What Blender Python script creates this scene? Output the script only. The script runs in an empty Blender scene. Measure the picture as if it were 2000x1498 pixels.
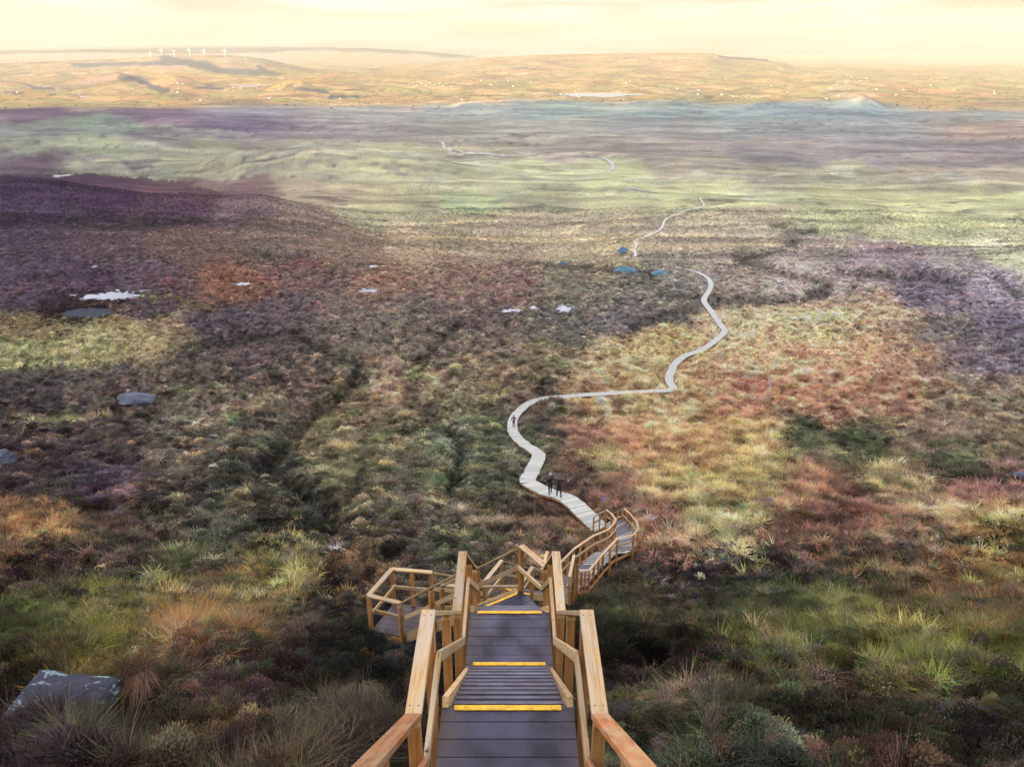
import bpy, bmesh, math, random
import numpy as np
from mathutils import Vector, Matrix

random.seed(7)
rng = np.random.default_rng(11)
scene = bpy.context.scene
R = math.radians

# ------------------------------------------------------------------ camera
PITCH = R(22.9)
SP, CP = math.sin(PITCH), math.cos(PITCH)
FPX = 1561.0
cam_data = bpy.data.cameras.new("camera")
cam = bpy.data.objects.new("camera", cam_data)
scene.collection.objects.link(cam)
cam_data.sensor_width = 36.0
cam_data.lens = 36.0 * FPX / 2000.0
cam_data.clip_start = 0.05
cam_data.clip_end = 80000.0
cam.location = (0, 0, 0)
cam.rotation_euler = (math.pi / 2 - PITCH, 0, 0)
scene.camera = cam

# ------------------------------------------------------------------ sky and sun
SUN_EL = R(7.5)
SUN_AZ = R(232.0)          # compass style: 0 = view direction (+Y), clockwise; behind and to the left
world = bpy.data.worlds.new("World")
scene.world = world
world.use_nodes = True
wn, wl = world.node_tree.nodes, world.node_tree.links
wn.clear()
w_out = wn.new("ShaderNodeOutputWorld")
w_bg = wn.new("ShaderNodeBackground")
w_sky = wn.new("ShaderNodeTexSky")
w_sky.sky_type = 'NISHITA'
w_sky.sun_disc = False
w_sky.sun_elevation = SUN_EL
w_sky.sun_rotation = SUN_AZ
w_sky.altitude = 500.0
w_sky.air_density = 1.0
w_sky.dust_density = 2.5
w_sky.ozone_density = 2.0
w_bg.inputs['Strength'].default_value = 0.09

def wnode(t, **kw):
    n = wn.new(t)
    for k, v in kw.items():
        setattr(n, k, v)
    return n
w_co = wnode("ShaderNodeTexCoord")
w_sep = wnode("ShaderNodeSeparateXYZ")
wl.new(w_co.outputs['Generated'], w_sep.inputs[0])
# thin bright cloud sheet: streaks stretched along the horizon
w_div = wnode("ShaderNodeMath", operation='ADD'); w_div.inputs[1].default_value = 0.06
wl.new(w_sep.outputs['Z'], w_div.inputs[0])
w_px = wnode("ShaderNodeMath", operation='DIVIDE'); w_py = wnode("ShaderNodeMath", operation='DIVIDE')
wl.new(w_sep.outputs['X'], w_px.inputs[0]); wl.new(w_div.outputs[0], w_px.inputs[1])
wl.new(w_sep.outputs['Y'], w_py.inputs[0]); wl.new(w_div.outputs[0], w_py.inputs[1])
w_comb = wnode("ShaderNodeCombineXYZ")
wl.new(w_px.outputs[0], w_comb.inputs[0]); wl.new(w_py.outputs[0], w_comb.inputs[1])
w_noise = wnode("ShaderNodeTexNoise")
w_noise.inputs['Scale'].default_value = 0.42
w_noise.inputs['Detail'].default_value = 6.0
w_noise.inputs['Roughness'].default_value = 0.55
w_noise.inputs['Distortion'].default_value = 0.6
wl.new(w_comb.outputs[0], w_noise.inputs['Vector'])
w_ramp = wnode("ShaderNodeMapRange"); w_ramp.interpolation_type = 'SMOOTHSTEP'
w_ramp.inputs['From Min'].default_value = 0.30; w_ramp.inputs['From Max'].default_value = 0.66
wl.new(w_noise.outputs['Fac'], w_ramp.inputs['Value'])
# horizon haze share (1 at the horizon, fading upward)
w_hz = wnode("ShaderNodeMapRange"); w_hz.interpolation_type = 'SMOOTHSTEP'
w_hz.inputs['From Min'].default_value = -0.02; w_hz.inputs['From Max'].default_value = 0.30
w_hz.inputs['To Min'].default_value = 1.0; w_hz.inputs['To Max'].default_value = 0.0
wl.new(w_sep.outputs['Z'], w_hz.inputs['Value'])
SKY_UNIT = 1.0
w_m1 = wnode("ShaderNodeMix", data_type='RGBA')
w_m1.inputs['B'].default_value = (0.36, 0.37, 0.27, 1)       # hazy air low over the land
w_hzs = wnode("ShaderNodeMath", operation='MULTIPLY'); w_hzs.inputs[1].default_value = 0.94
wl.new(w_hz.outputs[0], w_hzs.inputs[0])
wl.new(w_hzs.outputs[0], w_m1.inputs['Factor'])
w_m0 = wnode("ShaderNodeMix", data_type='RGBA')            # low air: clear streaks between thin veils
w_m0.inputs['A'].default_value = (0.40, 0.46, 0.40, 1); w_m0.inputs['B'].default_value = (0.46, 0.50, 0.38, 1)
wl.new(w_ramp.outputs[0], w_m0.inputs['Factor']); wl.new(w_m0.outputs['Result'], w_m1.inputs['B'])

w_m2 = wnode("ShaderNodeMix", data_type='RGBA')
w_m2.inputs['B'].default_value = (12.0, 11.5, 13.4, 1)        # thin cloud, brightened overhead to fill the shaded slope
w_cs = wnode("ShaderNodeMath", operation='MULTIPLY'); w_cs.inputs[1].default_value = 0.75
wl.new(w_ramp.outputs[0], w_cs.inputs[0])
wl.new(w_cs.outputs[0], w_m2.inputs['Factor'])
wl.new(w_sky.outputs[0], w_m2.inputs['A'])
wl.new(w_m2.outputs['Result'], w_m1.inputs['A'])
wl.new(w_m1.outputs['Result'], w_bg.inputs['Color'])
wl.new(w_bg.outputs[0], w_out.inputs[0])

sun_data = bpy.data.lights.new("sun", 'SUN')
sun_data.energy = 4.0
sun_data.angle = R(0.5)
sun_data.color = (1.0, 0.76, 0.42)
sun = bpy.data.objects.new("sun", sun_data)
scene.collection.objects.link(sun)
SUN_DIR = Vector((math.sin(SUN_AZ) * math.cos(SUN_EL), math.cos(SUN_AZ) * math.cos(SUN_EL), math.sin(SUN_EL)))
sun.rotation_euler = SUN_DIR.to_track_quat('Z', 'Y').to_euler()

vs = scene.view_settings
vs.view_transform = 'Standard'
vs.look = 'None'
vs.gamma = 1.0
vs.use_curve_mapping = False
vs.exposure = 2.5
scene.cycles.use_denoising = True
scene.cycles.denoiser = 'OPENIMAGEDENOISE'
scene.cycles.denoising_input_passes = 'RGB_ALBEDO_NORMAL'
scene.cycles.denoising_prefilter = 'NONE'
scene.cycles.max_bounces = 6
scene.cycles.diffuse_bounces = 3
scene.cycles.glossy_bounces = 2
scene.cycles.transmission_bounces = 2
scene.cycles.volume_bounces = 0
scene.cycles.caustics_reflective = False
scene.cycles.caustics_refractive = False

HAZE_DENSITY = 0.52e-4

# ------------------------------------------------------------------ helpers
def tag(o, label=None, cat=None, group=None, kind=None):
    if label: o["label"] = label
    if cat: o["category"] = cat
    if group: o["group"] = group
    if kind: o["kind"] = kind
    return o

def link(o, parent=None):
    scene.collection.objects.link(o)
    if parent is not None:
        o.parent = parent
    return o

def empty(name, loc=(0, 0, 0), rz=0.0):
    o = bpy.data.objects.new(name, None)
    o.empty_display_size = 0.2
    o.location = loc
    o.rotation_euler = (0, 0, rz)
    return link(o)

def mesh_obj(name, verts, faces, mat=None, parent=None, smooth=False):
    me = bpy.data.meshes.new(name)
    me.from_pydata([tuple(v) for v in verts], [], faces)
    if smooth:
        me.polygons.foreach_set('use_smooth', [True] * len(me.polygons))
    o = bpy.data.objects.new(name, me)
    if mat: me.materials.append(mat)
    return link(o, parent)

def bm_obj(name, bm, mat=None, parent=None, smooth=False):
    me = bpy.data.meshes.new(name)
    bm.to_mesh(me); bm.free()
    if smooth:
        me.polygons.foreach_set('use_smooth', [True] * len(me.polygons))
    if mat: me.materials.append(mat)
    o = bpy.data.objects.new(name, me)
    return link(o, parent)

def grid_mesh(name, co, nu, nv):
    """co: (nu*nv,3) laid out row by row; fast quad grid"""
    i = np.arange(nu - 1)[:, None] * nv + np.arange(nv - 1)[None, :]
    quads = np.stack([i, i + 1, i + nv + 1, i + nv], -1).reshape(-1, 4)
    me = bpy.data.meshes.new(name)
    me.vertices.add(len(co)); me.vertices.foreach_set('co', co.astype(np.float32).ravel())
    me.loops.add(quads.size); me.loops.foreach_set('vertex_index', quads.astype(np.int32).ravel())
    me.polygons.add(len(quads))
    me.polygons.foreach_set('loop_start', (np.arange(len(quads)) * 4).astype(np.int32))
    me.polygons.foreach_set('loop_total', np.full(len(quads), 4, np.int32))
    me.polygons.foreach_set('use_smooth', np.ones(len(quads), bool))
    me.update(calc_edges=True)
    return me

def set_color(me, name, rgb):
    a = me.attributes.new(name, 'FLOAT_COLOR', 'POINT')
    buf = np.ones((len(rgb), 4), np.float32); buf[:, :3] = rgb
    a.data.foreach_set('color', buf.ravel())

def set_float(me, name, val):
    a = me.attributes.new(name, 'FLOAT', 'POINT')
    a.data.foreach_set('value', np.asarray(val, np.float32))

def s2l(c):
    c = np.asarray(c, float) / 255.0
    return np.where(c <= 0.04045, c / 12.92, ((c + 0.055) / 1.055) ** 2.4)

def sstep(a, b, x):
    t = np.clip((x - a) / (b - a), 0, 1)
    return t * t * (3 - 2 * t)

def pix(px, py, f):
    """a point seen at photo pixel (px,py), f metres along the view axis"""
    yn = (py - 749.0) / FPX
    return np.array([(px - 1000.0) / FPX * f, f * (CP - yn * SP), -f * (SP + yn * CP)])

# ------------------------------------------------------------------ noise
def _hash(ix, iy, seed):
    h = (ix.astype(np.int64) * 374761393 + iy.astype(np.int64) * 668265263 + seed * 1442695041) & 0xFFFFFFFF
    h = ((h ^ (h >> 13)) * 1274126177) & 0xFFFFFFFF
    h = h ^ (h >> 16)
    return h

def perlin(x, y, seed=0):
    x0 = np.floor(x); y0 = np.floor(y)
    fx = x - x0; fy = y - y0
    ix = x0.astype(np.int64); iy = y0.astype(np.int64)
    u = fx * fx * fx * (fx * (fx * 6 - 15) + 10)
    v = fy * fy * fy * (fy * (fy * 6 - 15) + 10)
    def g(dx, dy):
        a = _hash(ix + dx, iy + dy, seed) * (2 * math.pi / 4294967296.0)
        return np.cos(a) * (fx - dx) + np.sin(a) * (fy - dy)
    a = g(0, 0) * (1 - u) + g(1, 0) * u
    b = g(0, 1) * (1 - u) + g(1, 1) * u
    return (a * (1 - v) + b * v) * 1.5

def fbm(x, y, seed=0, oct=4, gain=0.5):
    s = np.zeros_like(x); a = 1.0; t = 0.0
    for k in range(oct):
        s += a * perlin(x * 2 ** k + 17.3 * k, y * 2 ** k - 9.1 * k, seed + k)
        t += a; a *= gain
    return s / t

# ------------------------------------------------------------------ terrain profile
# distance ahead (m) and drop below the eye (m) along five sight columns of the photo
near = [(-9000, -540), (-3000, -570), (-1500, -578), (-860, -575), (-700, -525), (-400, -300), (-120, -82), (-40, -26), (-0.6, 2.6), (0, 2.95), (4.6, 6.35), (5.74, 6.6), (8.71, 8.85),
        (10.05, 9.3), (13.0, 11.25), (16.5, 14.2), (20.3, 16.85), (21.3, 17.4), (25.6, 20.5), (27, 21.2),
        (31.5, 24.5), (37.4, 26.2), (40, 26.9), (43.5, 28.1), (47.5, 29.2), (52.3, 30.7), (62, 34.0), (80, 40.6),
        (97, 47.0), (103, 47.5), (110, 48.0), (125, 49.2), (138, 50.2), (145, 50.7), (157, 51.7), (172, 53.2), (204, 57.2),
        (225, 60.2), (245, 63.2)]
far = [(1085, 150), (1571, 170), (2846, 200), (4135, 230), (6600, 237), (14000, 240), (30000, 245)]
mids = {
    0: [(383, 77), (500, 84), (625, 90), (820, 125)],
    500: [(383, 85), (480, 93), (568, 97.5), (720, 126)],
    750: [(383, 92), (467, 101), (600, 124)],
    1000: [(290, 76), (383, 96.5), (427, 99.7), (620, 124), (728, 127.8)],
    1500: [(290, 75), (383, 96), (450, 101), (560, 111), (728, 129)],
    2000: [(290, 74), (383, 92), (450, 103), (560, 114), (728, 130)],
}
COLS = np.array(sorted(mids))
def y2t(y):
    return np.sign(y) * np.log1p(np.abs(y) / 8.0)
TG = np.linspace(y2t(np.array(-8900.0)), y2t(np.array(29900.0)), 6000)
_gk = np.exp(-0.5 * (np.arange(-30, 31) / 9.0) ** 2); _gk /= _gk.sum()
PROF = []
for c in COLS:
    pts = near + mids[c] + far
    yy = np.array([p[0] for p in pts], float); hh = np.array([p[1] for p in pts], float)
    z = np.interp(TG, y2t(yy), -hh)
    # interpolate in y rather than in t, then smooth a little
    yq = np.sign(TG) * (np.exp(np.abs(TG)) - 1) * 8.0
    z = np.interp(yq, yy, -hh)
    z = np.convolve(np.pad(z, 30, mode='edge'), _gk, mode='valid')
    PROF.append(z)
PROF = np.array(PROF)
HC = PROF[3]

def prof_lookup(s, y):
    t = (y2t(y) - TG[0]) / (TG[1] - TG[0])
    t = np.clip(t, 0, len(TG) - 1.001); k = t.astype(int); w = t - k
    ci = np.interp(s, COLS, np.arange(len(COLS)))
    c0 = np.clip(ci.astype(int), 0, len(COLS) - 2); cw = ci - c0
    cw = cw * cw * (3 - 2 * cw)
    z0 = PROF[c0, k] * (1 - w) + PROF[c0, k + 1] * w
    z1 = PROF[c0 + 1, k] * (1 - w) + PROF[c0 + 1, k + 1] * w
    return z0 * (1 - cw) + z1 * cw

def center_z(y):
    t = (y2t(y) - TG[0]) / (TG[1] - TG[0])
    t = np.clip(t, 0, len(TG) - 1.001); k = t.astype(int); w = t - k
    return HC[k] * (1 - w) + HC[k + 1] * w

# named hills: distance along the view axis, depth spread, crest line in photo pixels
RIDGES = [
    dict(f=2350, w=330, pts=[(-300, 228), (0, 221), (110, 216), (220, 220), (330, 226), (420, 232), (500, 250)]),
    dict(f=2050, w=240, pts=[(180, 262), (280, 233), (400, 229), (520, 234), (700, 240), (860, 262)]),
    dict(f=1350, w=150, pts=[(-300, 268), (0, 262), (250, 262), (420, 280), (560, 300)]),
    dict(f=1000, w=110, pts=[(380, 330), (480, 296), (620, 290), (760, 300), (980, 330)]),
    dict(f=4900, w=230, pts=[(-200, 160), (0, 157), (60, 163), (130, 158), (180, 147), (235, 140), (262, 150), (300, 168), (340, 178)]),
    dict(f=4750, w=190, pts=[(240, 175), (300, 160), (345, 145), (372, 152), (405, 171), (470, 180)]),
    dict(f=4450, w=150, pts=[(500, 185), (530, 171), (560, 160), (592, 155), (615, 170), (650, 184)]),
    dict(f=3600, w=130, pts=[(1040, 205), (1080, 188), (1105, 183), (1130, 196), (1160, 206)]),
    dict(f=3650, w=140, pts=[(1260, 210), (1330, 198), (1375, 186), (1400, 196), (1450, 208)]),
    dict(f=2750, w=170, pts=[(1380, 215), (1470, 202), (1560, 194), (1625, 200), (1650, 193), (1680, 184), (1705, 194), (1732, 209), (1800, 214), (2000, 213), (2300, 214)]),
    dict(f=2850, w=200, pts=[(860, 222), (900, 200), (1000, 194), (1090, 197), (1200, 201), (1310, 195), (1420, 214)]),
    dict(f=9200, w=1500, pts=[(700, 140), (850, 122), (950, 113), (1050, 108), (1180, 106), (1300, 104), (1385, 105), (1410, 110), (1500, 118), (1530, 124), (1560, 140), (1640, 152), (1720, 165)]),
    dict(f=7800, w=700, pts=[(-300, 128), (0, 124), (200, 116), (350, 108), (450, 108), (520, 116), (580, 130), (640, 145)]),
    dict(f=14500, w=1900, pts=[(-600, 97), (0, 98), (150, 94), (300, 91), (500, 90), (640, 91), (760, 97), (860, 104), (920, 110), (1000, 118)]),
    dict(f=17500, w=2500, pts=[(900, 121), (1300, 121), (1700, 123), (2000, 121), (2600, 123)]),
]

STROKES = []      # gullies and hags: (points px, half width px, depth m)
def stroke(pts, w, depth): STROKES.append((np.array(pts, float), w, depth))
stroke([(700, 745), (670, 772), (620, 810), (580, 850), (540, 890), (490, 925), (440, 950)], 17, 1.6)
stroke([(520, 905), (560, 945), (620, 985), (670, 1000), (640, 1030)], 17, 1.5)
stroke([(895, 640), (870, 660), (840, 690), (800, 720)], 13, 1.4)
stroke([(580, 660), (640, 690), (700, 715), (690, 745)], 11, 1.0)
stroke([(800, 775), (840, 815), (880, 850), (905, 885), (890, 925), (880, 950)], 15, 1.4)
stroke([(330, 690), (420, 668), (520, 660), (560, 650)], 10, 1.3)
stroke([(270, 985), (330, 960), (400, 955)], 14, 1.0)
stroke([(1440, 510), (1480, 500), (1530, 485), (1560, 478), (1530, 462), (1580, 452)], 7, 2.2)
stroke([(1440, 512), (1500, 525), (1540, 540), (1600, 552), (1620, 560), (1580, 575)], 7, 2.2)
stroke([(1640, 533), (1720, 540), (1800, 545), (1880, 555)], 8, 2.4)
stroke([(1400, 588), (1480, 592), (1560, 590), (1620, 575)], 9, 1.8)
stroke([(1510, 445), (1560, 450), (1600, 452)], 5, 2.0)
stroke([(1940, 540), (1990, 580)], 10, 2.5)
stroke([(1290, 575), (1350, 582), (1400, 590)], 8, 1.2)
stroke([(1240, 640), (1290, 620), (1350, 610)], 10, 1.0)
stroke([(1000, 510), (1100, 522), (1200, 530), (1280, 540)], 5, 1.4)
stroke([(0, 352), (70, 342), (160, 340), (200, 345)], 4, 1.6)
stroke([(130, 430), (200, 445), (300, 440), (400, 425)], 5, 1.6)
stroke([(60, 545), (120, 540), (160, 538)], 5, 1.6)
stroke([(480, 500), (560, 505), (600, 500)], 4, 1.3)

POOLS = [  # photo px, py, width, height, seed
    (218, 580, 112, 15, 1), (172, 612, 100, 17, 2), (550, 537, 36, 5, 3), (476, 556, 40, 7, 4), (190, 522, 24, 4, 5),
    (78, 572, 22, 4, 6), (720, 569, 46, 8, 7), (730, 522, 24, 8, 8), (798, 548, 11, 5, 9), (1000, 608, 52, 10, 10),
    (1045, 604, 22, 9, 11), (1102, 605, 30, 17, 12), (1062, 622, 40, 6, 13), (350, 456, 24, 4, 14), (122, 344, 34, 4, 15),
    (430, 586, 18, 4, 16), (414, 622, 13, 6, 17), (602, 637, 14, 6, 18), (1156, 567, 20, 5, 19), (1150, 592, 9, 4, 20),
]

def seg_dist(px, py, pts, aspect=1.0):
    d = np.full(px.shape, 1e9)
    for (ax, ay), (bx, by) in zip(pts[:-1], pts[1:]):
        vx, vy = bx - ax, (by - ay) * aspect
        wx, wy = px - ax, (py - ay) * aspect
        t = np.clip((wx * vx + wy * vy) / (vx * vx + vy * vy + 1e-9), 0, 1)
        d = np.minimum(d, np.hypot(wx - t * vx, wy - t * vy))
    return d

def ground_map(x, y, z):
    """map coordinates of the ground: bearing and dip, in the units of the photo"""
    f = np.maximum(y * CP - z * SP, 0.3)
    return 1000.0 + FPX * x / f, 749.0 - FPX * (z * CP + y * SP) / f

def base_z(x, y):
    f = np.maximum(y * CP - center_z(y) * SP, 0.5)
    s = 1000.0 + FPX * x / f
    s = 1000.0 + (s - 1000.0) * sstep(40, 220, y)
    z = prof_lookup(np.clip(s, 0, 2000), y)
    # broad relief
    z = z + perlin(x / 62.0, y / 62.0, 3) * 1.7 * sstep(60, 200, y) * (1 - sstep(1500, 3000, y))
    z = z + fbm(x / 330.0, y / 240.0, 5, 3) * 12.0 * sstep(520, 1100, y) * (1 - 0.6 * sstep(2200, 3500, y))
    z = z + fbm(x / 1300.0, y / 1000.0, 6, 3) * 26.0 * sstep(2600, 5000, y)
    z = z + fbm(x / 420.0, y / 420.0, 8, 4) * 38.0 * sstep(3000, 4200, y) * (1 - 0.5 * sstep(9000, 14000, y))
    # side slopes of the mountain near the stairs
    z = z + perlin(x / 19.0 + 3.3, y / 19.0, 9) * 0.9 * sstep(2.5, 12, np.abs(x)) * (1 - sstep(60, 120, y)) * sstep(-5, 3, y)
    big = y > 700
    if np.any(big):
        xb, yb, zb = x[big], y[big], z[big]
        for r in RIDGES:
            pp = np.array(r['pts'], float)
            f0 = r['f']
            fb = yb * CP - zb * SP
            u = 1000.0 + FPX * xb / np.maximum(fb, 1)
            py = np.interp(u, pp[:, 0], pp[:, 1])
            zc = -f0 * (SP + (py - 749.0) / FPX * CP)
            edge = sstep(pp[0, 0] - 90, pp[0, 0] + 20, u) * (1 - sstep(pp[-1, 0] - 20, pp[-1, 0] + 90, u))
            k = np.exp(-((fb - f0) / r['w']) ** 2) * edge
            wob = 1 + 0.10 * perlin(xb / (r['w'] * 0.9), yb / (r['w'] * 0.9), 31)
            zb = np.maximum(zb, zb + (zc - zb) * np.clip(k * wob, 0, 1.02))
        z = z.copy(); z[big] = zb
    # a notch cut in the unseen ridge behind, so that a shaft of sun reaches the moor on the right
    notch = np.exp(-((x + 2330.0) / 300.0) ** 2) * (1 - sstep(-260, -120, y))
    z = np.where(y < -100, z - notch * 300.0 + fbm(x / 1500.0, y / 1500.0, 77, 5) * 230 * sstep(100, 500, -y), z)
    return z

def raycast(px, py, zfun, f0=3.0, f1=26000.0, n=2600):
    fs = np.geomspace(f0, f1, n)
    p = np.stack([pix(px, py, f) for f in (1.0,)])[0]
    P = fs[:, None] * p[None, :]
    g = zfun(P[:, 0], P[:, 1])
    below = np.nonzero(P[:, 2] <= g)[0]
    if not len(below): return P[-1]
    k = below[0]
    if k == 0: return P[0]
    a = P[k - 1, 2] - g[k - 1]; b = g[k] - P[k, 2]
    t = a / (a + b + 1e-12)
    q = P[k - 1] * (1 - t) + P[k] * t
    return q
# ------------------------------------------------------------------ route of the stairs and boardwalk
XC = -0.04
def P3(x, y, z): return np.array([x, y, z], float)
# stairs and landings as (left edge, right edge) pairs down the route
W2 = 0.62
EDGES = [
    (P3(XC - W2, -2.6, -1.62), P3(XC + W2, -2.6, -1.62)),
    (P3(XC - W2, -0.55, -1.62), P3(XC + W2, -0.55, -1.62)),
    (P3(XC - W2, 4.56, -5.70), P3(XC + W2, 4.56, -5.70)),
    (P3(XC - W2, 5.74, -5.70), P3(XC + W2, 5.74, -5.70)),
    (P3(XC - W2, 8.71, -8.08), P3(XC + W2, 8.71, -8.08)),
    (P3(XC - W2, 10.06, -8.08), P3(XC + W2, 10.06, -8.08)),
    (P3(XC - W2, 12.95, -10.45), P3(XC + W2, 12.95, -10.45)),
]
D3N = (P3(-0.80, 13.02, -10.45), P3(0.12, 13.62, -10.45))      # top edge of the diagonal flight
L4E = (P3(-2.66, 15.80, -13.5), P3(-1.80, 16.36, -13.5))       # its foot
L4X = (P3(-2.06, 16.92, -13.5), P3(-1.22, 16.40, -13.5))       # where the next flight leaves
L5E = (P3(-0.82, 20.25, -16.2), P3(0.24, 20.0, -16.2))
L5X = (P3(-0.33, 21.3, -16.2), P3(0.645, 20.95, -16.2))
L6E = (P3(1.15, 25.6, -19.75), P3(2.20, 25.25, -19.75))
L6X = (P3(1.42, 26.9, -19.75), P3(2.47, 26.65, -19.75))
L7E = (P3(2.02, 31.3, -23.75), P3(3.08, 31.05, -23.75))

def railbase(lst):
    return [pix(px, py, f) - np.array([0, 0, 1.1]) for px, py, f in lst]
RB_L = [L7E[0]] + railbase([(1121, 1071, 40), (1158, 1046, 42.3), (1187, 1034, 44), (1199, 1022, 45.6), (1203, 1014, 46.8), (1195, 1003, 48.2), (1184, 995, 49.2), (1160, 1008, 49.6)])
RB_R = [L7E[1]] + railbase([(1151, 1113, 38.6), (1178, 1080, 40.6), (1206, 1051, 42.2), (1238, 1043, 43.2), (1246, 1033, 44.3), (1245, 1020, 46.0), (1232, 1004, 48.4), (1219, 992, 50.2), (1196, 1002, 51.2)])

def resample(pts, n):
    pts = np.array(pts); d = np.r_[0, np.cumsum(np.linalg.norm(np.diff(pts, axis=0), axis=1))]
    t = np.linspace(0, d[-1], n)
    return np.stack([np.interp(t, d, pts[:, k]) for k in range(3)], 1)

_l, _r = resample(RB_L, 40), resample(RB_R, 40)
RAILED_MID = (_l + _r) / 2

WALK_PX = [(1160, 1017), (1134, 1001), (1092, 977), (1058, 962), (1031, 947), (1036, 932), (1043, 915), (1053, 895), (1040, 882),
           (1020, 869), (1003, 849), (1001, 830), (1007, 815), (1020, 801), (1033, 791), (1050, 785), (1075, 780), (1100, 778), (1150, 774), (1200, 771),
           (1260, 768), (1300, 766), (1316, 762), (1309, 753), (1306, 743), (1311, 727), (1319, 712), (1340, 697), (1375, 684), (1400, 665),
           (1415, 650), (1405, 634), (1390, 612), (1375, 590), (1383, 573), (1388, 559), (1383, 546), (1365, 535), (1340, 528),
           (1300, 522), (1254, 517.5)]
FAR_PX = [(1207, 507), (1224, 505), (1241, 502), (1238, 490), (1243, 481), (1241, 472), (1262, 464), (1290, 450), (1300, 431), (1330, 417),
          (1358, 409), (1375, 403), (1371, 394), (1366, 388.5)]

def base_no(x, y): return base_z(np.asarray(x, float), np.asarray(y, float))
def smooth_line(p, step, k=1.0):
    p = np.array(p)
    d = np.r_[0, np.cumsum(np.linalg.norm(np.diff(p[:, :2], axis=0), axis=1))]
    t = np.arange(0, d[-1], step)
    # catmull through the points
    out = []
    for q in t:
        i = min(max(np.searchsorted(d, q) - 1, 0), len(d) - 2)
        u = (q - d[i]) / (d[i + 1] - d[i])
        p0, p1, p2, p3 = p[max(i - 1, 0)], p[i], p[i + 1], p[min(i + 2, len(p) - 1)]
        out.append(0.5 * ((2 * p1) + (-p0 + p2) * u + (2 * p0 - 5 * p1 + 4 * p2 - p3) * u * u + (-p0 + 3 * p1 - 3 * p2 + p3) * u ** 3))
    return np.array(out)

walk_ctrl = [raycast(px, py, base_no) + np.array([0, 0, 0.0]) for px, py in WALK_PX]
walk_ctrl = [RAILED_MID[-1]] + walk_ctrl[1:]
WALK = smooth_line(walk_ctrl, 0.2)
def smooth_z(line, n):
    z = line[:, 2].copy()
    zz = np.pad(z, n, mode='edge')
    k = np.hanning(2 * n + 1); k /= k.sum()
    line[:, 2] = np.convolve(zz, k, mode='valid')
    return line
WALK[:, 2] = base_no(WALK[:, 0], WALK[:, 1]) + 0.30
_bl = sstep(0, 40, np.arange(len(WALK)))
WALK = smooth_z(WALK, 24)
WALK[:, 2] = RAILED_MID[-1][2] * (1 - _bl) + WALK[:, 2] * _bl
far_ctrl = [raycast(px, py, base_no) for px, py in FAR_PX]
FARW = smooth_line(far_ctrl, 0.6)
FARW[:, 2] = base_no(FARW[:, 0], FARW[:, 1]) + 0.25
FARW = smooth_z(FARW, 12)

# raster of the nearest deck height, so that the ground stays under it
CX0, CY0, CS, CNX, CNY = -12.0, -4.0, 0.25, 420, 1080
c_dist = np.full((CNX, CNY), 99.0); c_z = np.zeros((CNX, CNY))
route = [resample([(a + b) / 2 for a, b in EDGES[:7]], 60)]
legs = [(EDGES[6], D3N), (D3N, L4E), (L4E, L4X), (L4X, L5E), (L5E, L5X), (L5X, L6E), (L6E, L6X), (L6X, L7E)]
for a, b in legs:
    route.append(resample([(a[0] + a[1]) / 2, (b[0] + b[1]) / 2], 16))
route.append(RAILED_MID); route.append(WALK[::2])
for p in np.concatenate(route):
    i, j = int((p[0] - CX0) / CS), int((p[1] - CY0) / CS)
    i0, i1, j0, j1 = max(i - 14, 0), min(i + 15, CNX), max(j - 14, 0), min(j + 15, CNY)
    if i0 >= i1 or j0 >= j1: continue
    gx = CX0 + (np.arange(i0, i1) + 0.5) * CS; gy = CY0 + (np.arange(j0, j1) + 0.5) * CS
    d = np.hypot(gx[:, None] - p[0], gy[None, :] - p[1])
    m = d < c_dist[i0:i1, j0:j1]
    c_dist[i0:i1, j0:j1][m] = d[m]; c_z[i0:i1, j0:j1][m] = p[2]
_kk = np.array([.25, .5, .25])
for _ in range(2):
    for ax in (0, 1):
        zz = np.where(c_dist < 90, c_z, np.nan)
        s0 = np.roll(zz, 1, ax); s1 = np.roll(zz, -1, ax)
        st = np.stack([s0, zz, zz, s1]); c_z = np.where(c_dist < 90, np.nan_to_num(np.nanmean(st, 0) if True else zz), 0)

def corridor(x, y):
    i = ((x - CX0) / CS).astype(int); j = ((y - CY0) / CS).astype(int)
    ok = (i >= 0) & (i < CNX) & (j >= 0) & (j < CNY)
    i = np.clip(i, 0, CNX - 1); j = np.clip(j, 0, CNY - 1)
    return np.where(ok, c_dist[i, j], 99.0), c_z[i, j]

pool_info = []
for (px, py, w, h, sd) in POOLS:
    c = raycast(px, py, base_no)
    f = c[1] * CP - c[2] * SP
    dip = math.atan2(-c[2], math.hypot(c[0], c[1]))
    rx = 0.5 * w * f / FPX
    ry = min(0.5 * h * f / FPX / math.sin(dip), rx * 1.6)
    pool_info.append((c[0], c[1], c[2] + 0.05 * ry, rx, ry, sd))
lake = raycast(1165, 187, base_no)
lf = lake[1] * CP - lake[2] * SP
LAKES = [(lake[0], lake[1], lake[2] + 2.0, 82 * lf / FPX, 150.0, 51)]
lake2 = raycast(482, 169, base_no); lf2 = lake2[1] * CP - lake2[2] * SP
LAKES.append((lake2[0], lake2[1], lake2[2] + 2.0, 36 * lf2 / FPX, 120.0, 52))

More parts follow.
